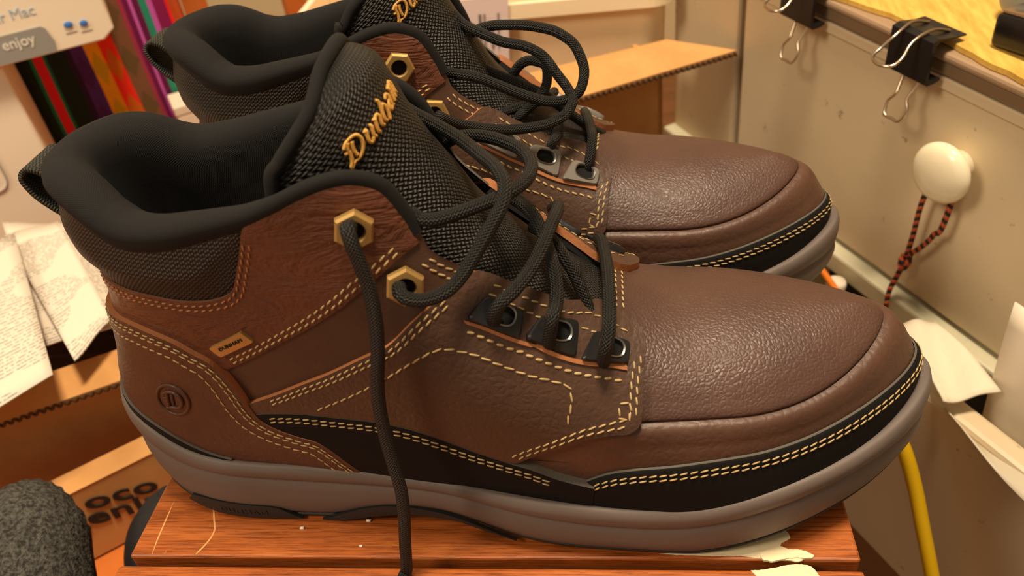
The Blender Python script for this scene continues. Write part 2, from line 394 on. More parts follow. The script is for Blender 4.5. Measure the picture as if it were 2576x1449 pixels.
# sole side profiles
ZTOP = spl([-.005, .0, .02, .03, .045, .06, .08, .1, .12, .15, .175, .2, .22, .24, .26, .28, .292, .30, .312], [.052, .050, .043, .0385, .035, .0335, .0325, .0315, .030, .0285, .0265, .0255, .0265, .030, .034, .037, .039, .041, .0445])
ZGR = spl([-.005, .0, .015, .03, .05, .08, .11, .14, .16, .19, .21, .23, .25, .27, .29, .312], [.036, .035, .0305, .0275, .0255, .0235, .0228, .0215, .0188, .0158, .0158, .0182, .0225, .0262, .0282, .0295])
_ZB = spl([-.005, .005, .02, .035, .06, .085, .1, .115, .137, .15, .165, .18, .2, .225, .245, .27, .29, .308, .313], [.012, .0055, .0018, 0, 0, 0, .0045, .008, .008, .005, .0015, 0, 0, 0, .003, .0085, .0125, .018, .021])
def ZBOT(x): return np.maximum(_ZB(x), 0)
def sole_ring(n=260):
    t = np.linspace(0, math.pi, n//2+1); xs = SX0+(SX1-SX0)*(1-np.cos(t))/2
    near = np.stack([xs, cen(xs)-hs(xs)], -1); far = np.stack([xs, cen(xs)+hs(xs)], -1)[::-1][1:-1]
    R = np.vstack([near, far]); T = np.roll(R, -1, 0)-np.roll(R, 1, 0); T /= np.linalg.norm(T, axis=1, keepdims=True)
    return R, np.stack([T[:, 1], -T[:, 0]], -1)
def sole_loft(rows, n=260):
    R, N = sole_ring(n); x = R[:, 0]; zt, zg, zb = ZTOP(x), ZGR(x), ZBOT(x); V = []
    for ins, ref, dz in rows:
        z = {'t': zt, 'g': zg, 'b': zb}.get(ref)
        if z is None: k = float(ref[1:]); z = {'u': zg+(zt-zg)*k, 'l': zb+(zg-zb)*k}[ref[0]]
        q = R-N*ins; V.append(np.c_[q, z+dz])
    return np.concatenate(V), len(R)
def sole_side(x, z, off):
    x = np.asarray(x, float); h = 1e-4; y = cen(x)-hs(x); dy = ((cen(x+h)-hs(x+h))-(cen(x-h)-hs(x-h)))/(2*h)
    n = np.stack([dy, -np.ones_like(x)], -1); n /= np.linalg.norm(n, axis=-1, keepdims=True)
    return np.stack([x+n[..., 0]*off, y+n[..., 1]*off, z], -1)
# toe parametrisation: column origin / direction, elevation
PIV, ZO = .238, .040
def toe_cols(x0, nside=34, nfan=90):
    xs = np.linspace(x0, PIV, nside, endpoint=False); az = np.linspace(-math.pi/2, math.pi/2, nfan)
    O = [(x, cen(x)) for x in xs]+[(PIV, cen(PIV))]*nfan+[(x, cen(x)) for x in xs[::-1]]
    D = [(0, -1.)]*nside+[(math.cos(a), math.sin(a)) for a in az]+[(0, 1.)]*nside
    return np.array(O, float), np.array(D, float)
def cast(O3, D3, tmax=.11):
    lo = np.zeros(len(O3)); hi = np.full(len(O3), tmax)
    for _ in range(34):
        m = (lo+hi)/2; P = O3+m[:, None]*D3; ins = np.abs(P[:, 1]-cen(P[:, 0])) < w(P[:, 0], P[:, 2]); lo = np.where(ins, m, lo); hi = np.where(ins, hi, m)
    return O3+lo[:, None]*D3
def toe_elev(O, D, e):
    """e: (ncol, nrow) elevations -> (ncol, nrow, 3)"""
    nc, nr = e.shape; O3 = np.repeat(np.c_[O, np.full(nc, ZO)], nr, 0); ce, se = np.cos(e).ravel(), np.sin(e).ravel()
    D2 = np.repeat(D, nr, 0); return cast(O3, np.c_[D2*ce[:, None], se]).reshape(nc, nr, 3)
def grid_normals(P):
    a = np.gradient(P, axis=0); b = np.gradient(P, axis=1); n = np.cross(a, b); return n/(np.linalg.norm(n, axis=-1, keepdims=True)+1e-12)
RTOPX = spl([.174, .1818, .1884, .1951, .2034, .2154, .2295, .238], [.0240, .0303, .0366, .041, .0438, .046, .0478, .0483])
def rand_top(O, D):
    az = np.arctan2(D[:, 1], D[:, 0]); side = O[:, 0] < PIV-1e-6
    fan = .0483+.0052*np.cos(az)**2
    return np.where(side, RTOPX(O[:, 0]), fan)
def rand_cols(O, D, zs):
    nc, nr = zs.shape; O3 = np.c_[np.repeat(O, nr, 0), zs.ravel()]; D3 = np.c_[np.repeat(D, nr, 0), np.zeros(nc*nr)]
    return cast(O3, D3).reshape(nc, nr, 3)
# tongue: centre line (x, z), half width, sag
TG = np.array([(.1225, .1800, .010, .003), (.1255, .1780, .017, .008), (.129, .1735, .0235, .017), (.1325, .166, .0280, .028), (.1362, .156, .0295, .035), (.141, .146, .0290, .036), (.148, .134, .0275, .028), (.155, .1205, .0255, .018), (.165, .1085, .0245, .012), (.178, .0955, .024, .010), (.19, .086, .024, .009), (.204, .078, .024, .008), (.214, .073, .024, .008)])
_tl = np.r_[0, np.cumsum(np.hypot(*np.diff(TG[:, :2], axis=0).T))]
_tf = [spl(_tl, TG[:, k]) for k in range(4)]
def tongue(s, v, off=0.):
    """s metres from the top along the centre line, v in -1..1 across"""
    s = np.asarray(s, float); v = np.asarray(v, float); s, v = np.broadcast_arrays(s, v)
    def q(s, v):
        x, z, hw, sg = (f(s) for f in _tf); h = 1e-3
        tx, tz = _tf[0](s+h)-_tf[0](s-h), _tf[1](s+h)-_tf[1](s-h); L = np.hypot(tx, tz); tx, tz = tx/L, tz/L
        nx, nz = -tz, tx    # tangent points down-forward; this normal points forward-up
        nx, nz = np.where(nx < 0, -nx, nx), np.where(nx < 0, -nz, nz)
        a = sg*(.75*v**2+.25*v**4); return np.stack([x-nx*a, hw*v+cen(x), z-nz*a], -1)
    P = q(s, v); e = 1e-3
    n = np.cross(q(s+e, v)-q(s-e, v), q(s, v+.02)-q(s, v-.02)); n /= np.linalg.norm(n, axis=-1, keepdims=True)+1e-12
    n = np.where(n[..., :1] < 0, -n, n)
    return P+n*np.asarray(off, float)[..., None] if np.ndim(off) else P+n*off
def frame_on(uv, off):
    u, z = uv; P = S(np.array([u]), np.array([z]), off)[0]; h = .002
    a = S(np.array([u+h]), np.array([z]), off)[0]-S(np.array([u-h]), np.array([z]), off)[0]; b = S(np.array([u]), np.array([z+h]), off)[0]-S(np.array([u]), np.array([z-h]), off)[0]
    n = -np.cross(a, b); n /= np.linalg.norm(n); ex = a/np.linalg.norm(a); ex -= n*(ex@n); ex /= np.linalg.norm(ex); ey = np.cross(n, ex)
    return P, ex, ey, n
def hex_eyelet(uv, parent, R=.0063, r=.0030):
    P, ex, ey, n = frame_on(uv, .0032); nn = 24; V = []; th = np.arange(nn)/nn*2*math.pi
    def hexr(t): a = (t % (math.pi/3))-math.pi/6; return math.cos(math.pi/6)/math.cos(a)
    prof = [(None, R, -.0008), (None, R, .0012), (None, R*.88, .0022), (r*1.15, 0, .0022), (r, 0, .0014), (r, 0, -.0008)]
    for rr, Rh, h in prof:
        for t in th:
            q = rr if rr is not None else Rh*hexr(t+math.pi/6+.0)
            V.append(P+q*(math.cos(t+.78)*ex+math.sin(t+.78)*ey)+h*n)
    o = mesh('eyelet', V, grid(6, nn, True), M['brass'], parent); tag(o, 'hexagonal brass eyelet'); 
    m = o.modifiers.new('es', 'EDGE_SPLIT'); m.split_angle = math.radians(32)
    d = [P+.0034*(math.cos(t)*ex+math.sin(t)*ey)-.0002*n for t in th]
    mesh('eyelet_hole', d, [tuple(range(nn))], M['hole'], o)
    return P, n
def text_mesh(body, size, extrude=0.0, spacing=1.0, bold=0.0, _cache={}):
    key = (body, size, extrude, spacing, bold)
    if key not in _cache:
        c = bpy.data.curves.new('t', 'FONT'); c.body = body; c.size = 1.0; c.extrude = extrude/size; c.space_character = spacing; c.offset = bold; c.resolution_u = 4
        o = bpy.data.objects.new('t', c); me = o.to_mesh()
        _cache[key] = (np.array([v.co[:] for v in me.vertices]).reshape(-1, 3)*size, [tuple(p.vertices) for p in me.polygons])
        o.to_mesh_clear(); bpy.data.objects.remove(o); bpy.data.curves.remove(c)
    V, F = _cache[key]; return V.copy(), list(F)
def add_stitch(name, parent, paths, mat='thread', **kw):
    o = stitch_mesh(paths, **kw).obj(name, M[mat], parent); o['kind'] = 'stuff'; return o
# blackletter-like strokes for the tongue lettering, unit = letter height, polyline strokes
LETTERS = {
 'D': (1.15, [[(.30, .95), (.22, .75), (.25, .45), (.20, .15), (.05, .0)], [(.05, .82), (.2, 1.0), (.5, 1.02), (.85, .85), (1.0, .5), (.9, .2), (.6, 0.02), (.3, .05), (.05, -.05)], [(.5, .85), (.45, .5), (.52, .15)], [(.02, .62), (.22, .55)]]),
 'u': (.68, [[(.02, .62), (.12, .68), (.12, .12), (.25, .0), (.45, .14)], [(.42, .66), (.5, .62), (.5, .08), (.62, .02)]]),
 'n': (.68, [[(.02, .62), (.12, .66), (.12, .02), (.2, -.02)], [(.12, .5), (.36, .68), (.5, .56), (.5, .06), (.62, .0)]]),
 'h': (.68, [[(.05, 1.05), (.13, .98), (.13, .02), (.2, -.02)], [(.13, .48), (.36, .66), (.5, .54), (.5, .06), (.4, -.14)]]),
 'a': (.68, [[(.06, .58), (.3, .68), (.46, .56), (.46, .06), (.6, .0)], [(.46, .4), (.14, .3), (.08, .1), (.24, .0), (.44, .14)]]),
 'm': (1.0, [[(.02, .62), (.12, .66), (.12, .0)], [(.12, .5), (.32, .68), (.44, .56), (.44, .0)], [(.44, .5), (.64, .68), (.78, .56), (.78, .06), (.9, .0)]])}
def build_boot(name, label, loc, rz, mirror, lateral):
    root = empty(name, loc, rz); tag(root, label, 'boot', 'pair of brown lace-up boots')
    XF[0] = mirror
    # ---- midsole and outsole
    rows = [(.010, 't', -.002), (.0035, 't', -.0012), (.0012, 't', -.0002), (.0002, 't', -.0012), (-.0006, 'u.75', 0), (-.0008, 'u.5', 0), (-.0004, 'u.25', 0), (.0006, 'g', .0006), (.0012, 'g', 0), (.0006, 'g', -.0006), (-.0001, 'l.8', 0), (-.0004, 'l.6', 0), (0, 'l.4', 0), (.0010, 'l.2', 0), (.0022, 'b', .0016), (.006, 'b', .0012)]
    V, nc = sole_loft(rows); F = grid(len(rows), nc, True, True)
    ms = mesh('midsole', V, F, M['midsole'], root)
    rows = [(.0050, 'b', .0022), (.0016, 'b', .0021), (.0014, 'b', .0012), (.0022, 'b', .0002), (.006, 'b', 0), (.02, 'b', .0)]
    V, nc = sole_loft(rows); F = grid(len(rows), nc, True, True); k = (len(rows)-1)*nc; h = nc//2
    for j in range(1, h): F.append((k+j, k+j+1, k+(nc-j-1) % nc, k+(nc-j) % nc) if j < h-1 else (k+j, k+j+1, k+(nc-j) % nc))
    osl = mesh('outsole', V, F, M['outsole'], root)
    for s in (1, -1):
        fn = lambda x, z, off, s=s: sole_side(x, z, off)*np.array([1, s, 1])+np.stack([0*x, 0*x if s > 0 else 2*cen(x), 0*x], -1)
        panel('heel_insert', [(.020, .0032), (.024, .0082), (.030, .0092), (.045, .0090), (.058, .0085), (.0635, .0072), (.069, .0028), (.072, .0012), (.06, .0008), (.035, .0008)], -.001, .0006, M['outsole'], M['hole'], ms, .0022, fn=fn, flip=s < 0)
        panel('arch_insert', [(.080, .0010), (.088, .0045), (.098, .0092), (.108, .0120), (.118, .0125), (.130, .0112), (.142, .0085), (.152, .0055), (.160, .0028), (.150, .0048), (.137, .0076), (.115, .0076), (.100, .0042), (.088, .0008)], -.001, .0006, M['outsole'], M['hole'], ms, .0022, fn=fn, flip=s < 0)
        tv, tf = text_mesh('DUNHAM', .0042, .00012, 1.25)
        if s > 0:
            sx = 1 if not mirror else -1
            px = .046+(tv[:, 0]-tv[:, 0].mean())*sx; pz = .0035+tv[:, 1]
            mesh('sole_lettering', fn(px, pz, .0007+tv[:, 2]), tf, M['outsole'], ms)
    # ---- vamp and mudguard
    O, D = toe_cols(.150); nc = len(O); es = math.radians(28)+np.where(O[:, 0] < .2, (.2-O[:, 0])*3.0, 0)
    t = np.linspace(0, 1, 34)**.8
    e = math.radians(-27)+(es[:, None]-math.radians(-27))*t[None]; P = toe_elev(O, D, e); N = grid_normals(P)
    dn = np.r_[np.zeros(26), .0003, .0006, .0008, .0010, .0011, .0009, .0002, -.0010]; P = P+N*dn[None, :, None]
    mg = mesh('mudguard', P.reshape(-1, 3), grid(nc, 34, False, True), M['mudguard'], root)
    t = np.r_[0, .006, .014, .028, .05, .08, np.linspace(.115, 1, 36)]; nr = len(t)
    O, D = toe_cols(.1985, 24, 90); nc = len(O); es = np.full(nc, math.radians(28)); e = es[:, None]+(math.radians(90)-es[:, None])*t[None]; P = toe_elev(O, D, e); N = grid_normals(P); N[:, -1] = (0, 0, 1)
    dn = np.r_[-.0012, -.0002, .0001, .0003, .0003, .0002, np.zeros(36)]; P = P+N*dn[None, :, None]
    vp = mesh('vamp', P.reshape(-1, 3), grid(nc, nr, False, True), M['vamp'], root)
    ee = np.radians(np.r_[np.linspace(38, 90, 30)]); rw = []
    for xx in (.2005, .2028):
        a = toe_elev(np.array([[xx, float(cen(xx))]]), np.array([[0, -1.]]), ee[None])[0]; b = toe_elev(np.array([[xx, float(cen(xx))]]), np.array([[0, 1.]]), ee[None])[0]
        q = np.vstack([a, b[::-1][1:]]); rw.append((q+np.array([0, 0, .0002]), np.c_[0*q[:, 0], (q[:, 1]-cen(xx))*20, 0*q[:, 0]+.8]))
    add_stitch('stitching', vp, rw, pitch=.0032, ln=.0024)
    # ---- toe rand (wraps the toe)
    O, D = toe_cols(.1735, 40, 100); nc = len(O); zt = rand_top(O, D); bx_ = rand_cols(O, D, np.full((nc, 1), .036))[:, 0, 0]; zb = np.minimum(ZTOP(bx_)-.004, zt-.003); t = np.r_[np.linspace(0, .9, 9), .96, 1.0]
    zs = zb[:, None]+(zt-zb)[:, None]*t[None]; P = rand_cols(O, D, zs); D3 = np.c_[D, np.zeros(nc)][:, None]
    off = np.r_[np.full(6, .0030), .0028, .0025, .0020, .0015, .0010]; Po = P+D3*off[None, :, None]
    lip = P[:, -1]+np.c_[D*.0002, np.full(nc, .0002)]; G = np.concatenate([Po, lip[:, None]], 1)
    nrr = G.shape[1]; F = grid(nc, nrr, False, True); idx = [1 if (i % (nrr-1)) == nrr-2 else 0 for i in range(len(F))]
    rg = mesh('toe_rand', G.reshape(-1, 3), F, [M['nubuck'], M['cutgrey']], root, idx)
    pth = []
    for dz in (.0022, .0040):
        z2 = np.maximum(zt-dz, .0205)[:, None]; q = rand_cols(O, D, z2)[:, 0]+np.c_[D*(.0022 if dz < .003 else .0026), 0*zt]; k0 = np.argmax(zt > .028); sl = slice(k0, nc-k0); pth.append((q[sl], np.c_[D, 0*zt+.25][sl]))
    add_stitch('stitching', rg, pth, pitch=.0034, ln=.0027)
    # ---- inner lining shell and footbed
    fo = np.array(FOAM); rim = np.vstack([fo, (fo*np.array([-1, 1]))[::-1][1:]])
    ol = np.vstack([rim, [(.165, .118), (.150, .09), (.15, .03), (.08, .03), (0, .035), (-.08, .03), (-.15, .03), (-.150, .09), (-.165, .118)]])
    panel('lining', ol, -.0015, -.0004, M['lining'], M['lining'], root, .003)
    xs = np.linspace(.008, .20, 40); fbed = np.vstack([np.c_[xs, cen(xs)-hs(xs)*.9, 0*xs+.045], np.c_[xs, cen(xs)+hs(xs)*.9, 0*xs+.045][::-1]])
    mesh('footbed', fbed, [tuple(range(len(fbed)))], M['lining'], root)
    # ---- collar: mesh panel, padded foam roll
    ml = np.array(MESHLOW); low = np.vstack([ml[::-1], (ml*np.array([-1, 1]))[1:]])
    fu = fo[(fo[:, 0] > -.1139)]; up = np.vstack([fu, (fu*np.array([-1, 1]))[::-1][1:]])
    panel('collar_mesh', np.vstack([dense(low, 4), dense(up, 4)[::-1]]), 0, .0010, M['mesh'], M['foam'], root, .002, bulge=.0028, bw=.014)
    pa = resample(dense(rim, 6), n=170); A = S(pa[:, 0], pa[:, 1], .0014); B_ = S(pa[:, 0], pa[:, 1], .0024); Nn = (B_-A)/.001
    T = np.gradient(A, axis=0); T /= np.linalg.norm(T, axis=1, keepdims=True); Bv = np.cross(T, Nn); Bv /= np.linalg.norm(Bv, axis=1, keepdims=True)
    Bv *= np.where(Bv[:, 2] > -.3, 1, 1)[:, None]
    if Bv[85, 2] < 0: Bv = -Bv
    au = np.abs(pa[:, 0]); h = np.interp(au, [0, .04, .06, .09, .113, .125, .17], [.0085, .0095, .0095, .0070, .0048, .0040, .0040]); th = np.interp(au, [0, .04, .06, .09, .113, .125, .17], [.013, .0145, .014, .0105, .0065, .0042, .0040])
    prof = [(0, -.16), (.07, .1), (.12, .4), (.06, .72), (-.14, .93), (-.40, 1.02), (-.68, .92), (-.90, .62), (-1.02, .2), (-1.05, -.4)]
    V = [A+Nn*(a*th)[:, None]+Bv*(b*h)[:, None] for a, b in prof]
    dp = np.interp(au, [0, .1, .14, .17], [.075, .065, .03, .02]); inn = A+Nn*(-1.0*th)[:, None]
    for q in (.2, .45, .7, 1.0): V.append(inn+np.c_[0*dp+np.interp(au, [0, .03, .17], [.006, 0, 0])*q, -Nn[:, 1]*.003*q, -dp*q])
    V = np.stack(V); nr = len(V); s_ = np.r_[0, np.cumsum(np.linalg.norm(np.diff(A, axis=0), axis=1))]; rr = np.cumsum(np.r_[0, np.full(nr-1, .004)])
    uv = np.stack(np.broadcast_arrays(s_[None], rr[:, None]), -1).reshape(-1, 2)
    mesh('collar_padding', V.reshape(-1, 3), grid(nr, len(A), False, True), M['foam'], root, uv=uv)
    # ---- pull tab at the back
    q = np.array([(.0180, .1270), (.0115, .1330), (.0065, .1400), (.0055, .1455), (.0085, .1485), (.0125, .1475), (.0165, .1440)])
    q = dense(q, 5); ye = np.linspace(-.0085, .0085, 5); c0 = float(cen(0.))
    V = np.array([[(a, c0+y, b) for y in ye] for a, b in q]).reshape(-1, 3)
    pt = mesh('pull_tab', V, grid(len(q), 5), M['webbing'], root, uv=np.array([[(y, .002*i) for y in ye] for i in range(len(q))]).reshape(-1, 2)); m = pt.modifiers.new('so', 'SOLIDIFY'); m.thickness = .0018; m.offset = 0
    # ---- tongue
    s = np.linspace(0, _tl[-1], 70); v = np.linspace(-1, 1, 41); ss, vv = np.meshgrid(s, v, indexing='ij'); edge = .0045*(1-np.abs(vv)**6)*sstep(0, .012, ss)
    P = tongue(ss, vv, edge); uv = np.stack([ss, vv*.028], -1).reshape(-1, 2); Pb = tongue(ss, vv, -.0015)
    mb = MB(); mb.add(P.reshape(-1, 3), grid(70, 41), 0, uv); mb.add(Pb.reshape(-1, 3), grid(70, 41, False, True), 1, uv)
    tg = mb.obj('tongue', [M['mesh'], M['foam']], root)
    a = np.vstack([tongue(np.linspace(.10, .004, 40), -1.0), tongue(np.full(14, .0), np.linspace(-1, 1, 14)), tongue(np.linspace(.004, .10, 40), 1.0)])
    pv, pf, pu = tube(resample(dense(a[::2], 4), .0015), .0024, 10); mesh('piping', pv, pf, M['foam'], tg, uv=pu)
    sx = -1 if mirror else 1; x = 0; mbt = MB(); H = .0064
    for ch in 'Dunham':
        wd_, st = LETTERS[ch]
        for k_, q in enumerate(st):
            q = resample(dense(q, 6), .05); lx = x+q[:, 0]; ly = q[:, 1]*H
            vv_ = (-.66+lx*.128)*sx; s0 = .0278-ly-lx*.0014
            base = tongue(s0, vv_, .0047)
            rr = .00042+.00026*np.abs(np.gradient(q[:, 1])/(np.linalg.norm(np.gradient(q, axis=0), axis=1)+1e-9))
            tv, tf, tu = tube(base, rr, 6); mbt.add(tv, tf, 0)
        x += wd_+.06
    mbt.obj('lettering', M['gold'], tg)
    # ---- side panels, both sides
    for sg in (1, -1):
        f = np.array([sg, 1.0]); fl = dict(); mk = lambda P: np.asarray(P, float)*f
        mid = np.vstack([dense(ANKLOW, 4)+np.array([.0, .004]), [(-0.0788, 0.0750), (-0.0884, 0.0600), (-0.1184, 0.0600), (-0.1389, 0.0800), (-0.1554, 0.1000), (-0.1653, 0.1080), (-0.1727, 0.1118), (-0.1707, 0.1162), (-0.1677, 0.1190), (-0.1637, 0.1232), (-0.1611, 0.1268)]])
        pm = panel('middle_panel', mk(mid), 0, .0010, M['middle'], M['cutgrey'], root)
        mt = np.array(mid[-5:]); add_stitch('stitching', pm, [uz_path(mk(offset_path(dense(mt, 5), d)), .0010) for d in (-.0018, -.0040)], pitch=.0030, ln=.0024)
        ank = np.vstack([dense(FOAM[:11], 4), dense(MESHLOW[::-1], 4)*np.array([1, 1])-np.array([.0003, .0]), [(0, .088), (-.03, .088), (-0.0590, 0.0880), (-0.0789, 0.0800)], dense(ANKLOW[::-1], 4)])
        pk = panel('ankle_panel', mk(ank), 0, .0019, M['ankle'], M['cutdark'], root)
        al = np.array(ANKLOW)
        add_stitch('stitching', pk, [uz_path(mk(offset_path(dense(al, 6), d)[3:-2]), .0019) for d in (.0016, .0036)], pitch=.0034, ln=.0024)
        mlp = dense(np.array(MESHLOW), 6); k = mlp[:, 1] < .1405
        add_stitch('stitching', pk, [uz_path(mk(offset_path(mlp[k], d)), .0019, sm=False) for d in (.0014, .0034)], 'brownthread', pitch=.0030, ln=.0020, r=.00036)
        # quarter
        q = np.vstack([dense(QL, 5), dense(QT, 5)[1:], dense(QF[1:], 4)[0:], [(-0.1881, 0.0400), (-0.1632, 0.0500), (-0.1383, 0.0580), (-0.1083, 0.0580), (-0.0949, 0.0600)]])
        qp = panel('quarter_panel', mk(q), .0, .0030, M['quarter'], M['cut'], root, .0018)
        lq = np.vstack([dense(QT, 5), [(-0.2285, 0.0740), (-0.1692, 0.0900), (-0.1594, 0.1060)]])
        panel('eyestay_lining', mk(np.vstack([offset_path(dense(QT, 5), .0002), [(-0.2226, 0.0700), (-0.1791, 0.0850), (-0.1634, 0.1040)]])), -.0024, .0001, M['foam'], M['foam'], qp, .003)
        rows_ = [uz_path(mk(offset_path(dense(QL, 6), d)[6:-6]), .0030) for d in (.0017, .0036)]
        rows_ += [uz_path(mk(offset_path(dense(QT, 6), d)[5:-4]), .0030) for d in (.0018, .0038)]
        fr = dense(QF[:5], 6); bt = dense(QF[5:], 6)
        rows_ += [uz_path(mk(offset_path(fr, d)[4:-2]), .0030) for d in (.0020, .0040)]+[uz_path(mk(offset_path(bt, d)[2:]), .0030) for d in (.0020, .0040)]
        add_stitch('stitching', qp, rows_, pitch=.0034, ln=.0026)
        add_stitch('stitching', qp, [uz_path(mk(INNER), .0030)], pitch=.0040, ln=.0034)
        bx = [(-0.2239, 0.0688), (-0.2278, 0.0680), (-0.2289, 0.0640), (-0.2253, 0.0648), (-0.2239, 0.0688)]
        add_stitch('stitching', qp, [uz_path(mk(bx), .0030, sm=False)], pitch=.0030, ln=.0028)
        sl = dense(SLOT, 6); sl2 = np.vstack([sl+np.array([.0004, .0009]), (sl+np.array([-.0002, -.0003]))[::-1]])
        panel('lace_slot', mk(sl2), .002, .0040, M['cut'], M['cut'], qp, .0014)
        add_stitch('stitching', qp, [uz_path(mk(offset_path(sl, .0030 if False else -.0026) if False else sl-np.array([.0008, .0026])), .0030)], pitch=.0034, ln=.0024, r=.0005)
        # lace plates
        for pl in ([(-0.1685, 0.1040), (-0.1740, 0.1082), (-0.1855, 0.1003), (-0.1860, 0.0936)], [(-0.1875, 0.0932), (-0.1914, 0.0968), (-0.2048, 0.0896), (-0.2055, 0.0831)], [(-0.2068, 0.0821), (-0.2106, 0.0861), (-0.2234, 0.0800), (-0.2237, 0.0764)]):
            pl = np.array(pl)*f; cc = pl.mean(0)+np.array([-.0004*sg, .0003])
            Pc, ex, ey, n = frame_on(tuple(cc), .0034)
            loc3 = S(pl[:, 0], pl[:, 1], .0034)-Pc; c2 = np.stack([loc3@ex, loc3@ey], -1)
            ring = resample(c2, n=49, closed=True)
            for _ in range(3): ring = (np.roll(ring, 1, 0)+2*ring+np.roll(ring, -1, 0))/4
            ax = c2[2]-c2[1]; ax /= np.linalg.norm(ax); ay = np.array([-ax[1], ax[0]]); th = np.arctan2(ring[:, 1], ring[:, 0])
            def oval(a, b):
                d = np.stack([np.cos(th), np.sin(th)], -1); p, q2 = d@ax, d@ay; rr = 1/((np.abs(p)/a)**2.6+(np.abs(q2)/b)**2.6)**(1/2.6); return d*rr[:, None]
            V = []
            for r2, hgt in ((ring, -.0006), (ring, .0010), (ring*.93, .0016), (oval(.0049, .0037), .0016), (oval(.0046, .0034), .0021), (oval(.0041, .0029), .0018), (oval(.0039, .0028), -.0004)):
                V += [Pc+a*ex+b*ey+hgt*n for a, b in r2]
            F = grid(7, 48, True, sg > 0)
            pm_ = mesh('lace_plate', V, F, [M['blackmetal'] if not mirror else M['greyplate'], M['chrome']], qp, [1 if 4*48 <= i < 5*48 else 0 for i in range(len(F))])
            tag(pm_, 'metal lace plate with an oval hole'); es_ = pm_.modifiers.new('es', 'EDGE_SPLIT'); es_.split_angle = math.radians(35)
            mesh('plate_hole', [Pc+a*ex+b*ey+.0002*n for a, b in oval(.0042, .003)], [tuple(range(48)) if sg < 0 else tuple(reversed(range(48)))], M['hole'], pm_)
        # mid rand
        rf = np.vstack([dense(RANDF, 4), [(-0.2191, 0.0220), (-0.1870, 0.0200), (-0.1473, 0.0240), (-0.1074, 0.0260), (-0.0981, 0.0400)]])
        rp = panel('side_rand', mk(rf), 0, .0034, M['nubuck'], M['cutgrey'], root)
        add_stitch('stitching', rp, [uz_path(mk(offset_path(dense(RANDF, 6), d)[3:-6]), .0034) for d in (.0022, .0042)], pitch=.0034, ln=.0027)
        for uv_ in ((-0.1420, 0.1400), (-0.1527, 0.1188)): hex_eyelet((uv_[0]*sg, uv_[1]), pk if uv_[1] > .13 else pm)
    ct = np.array(COUNTER); full = np.vstack([ct[::-1], (ct*np.array([-1, 1]))[1:]]); ol = np.vstack([dense(full, 5), [(.09, .024), (0, .032), (-0.0873, 0.0240)]])
    cp = panel('heel_counter', ol, 0, .0040, M['counter'], M['cut'], root, .0022)
    add_stitch('stitching', cp, [uz_path(offset_path(dense(full, 6), -d)[4:-4], .0040) for d in (.0018, .0036, .0078)], pitch=.0034, ln=.0027)
    uu_ = np.linspace(-.082, .082, 61); zt_ = ZTOP(X_of_u(uu_, .045)-.004); wz = .0030*sstep(.082, .055, np.abs(uu_))
    panel('heel_welt', np.vstack([np.c_[uu_, zt_-.003], np.c_[uu_, zt_+.0003+wz][::-1]]), .002, .0052, M['nubuck'], M['cutgrey'], root, .0024)
    # embossed round emblem with a letter on the outer side
    P, ex, ey, n = frame_on((-0.0643, 0.0645), .0040); EMB = (-0.0643, 0.0645)
    ex = -ex if ex[0] < 0 else ex; ey = np.cross(n, ex) if np.cross(n, ex)[2] > 0 else -np.cross(n, ex)
    if lateral:
        tilt = math.radians(8); e1 = math.cos(tilt)*ex+math.sin(tilt)*ey; e2 = -math.sin(tilt)*ex+math.cos(tilt)*ey
        mb = MB(); R = .0076
        def onS(a, b, o_=.0042):
            a, b = a*math.cos(tilt)-b*math.sin(tilt), a*math.sin(tilt)+b*math.cos(tilt)
            return S(np.array([EMB[0]-a]), np.array([EMB[1]+b]), o_)[0]
        th = np.linspace(0, 2*math.pi, 40, endpoint=False); tv, tf, _ = tube(np.array([onS(R*math.cos(a), R*math.sin(a), .0041) for a in th]), .0007, 8, True); mb.add(tv, tf)
        for st, r_ in (([(-.0028, -.0042), (-.0026, .0), (-.0028, .0044)], .0008), ([(-.005, .0032), (-.002, .0048), (.002, .0046), (.0052, .002), (.0054, -.0015), (.0030, -.0046), (-.001, -.0048), (-.0045, -.0052)], .0009), ([(.0004, .003), (.0002, -.003)], .0006), ([(-.0052, .0005), (-.003, .0008)], .0006)):
            q = resample(dense(st, 6), .0006)*.82; tv, tf, _ = tube(np.array([onS(a, b) for a, b in q]), r_*.85, 8); mb.add(tv, tf)
        tag(mb.obj('embossed_emblem', M['counter'], cp), 'round embossed letter emblem')
        bp = panel('badge', [(-0.0954, 0.1020), (-0.0996, 0.0980), (-0.0866, 0.0898), (-0.0829, 0.0937)], .001, .0033, M['brass'], M['brass'], root, .002); tag(bp, 'small brass badge')
        tv, tf = text_mesh('DUNHAM', .0022, .0001, 1.1); a0 = np.array([-0.084, 0.092]); a1 = np.array([-0.0972, 0.1003]); dr = (a1-a0)/np.linalg.norm(a1-a0); up = np.array([dr[1], -dr[0]]); up = up if up[1] > 0 else -up
        tv[:, 0] -= tv[:, 0].mean(); ctr = (a0+a1)/2; q = ctr+tv[:, :1]*dr+(tv[:, 1:2]-.0008)*up
        mesh('badge_lettering', S(q[:, 0], q[:, 1], .0034+tv[:, 2]), tf, M['hole'], bp)
    XF[0] = None
    return root
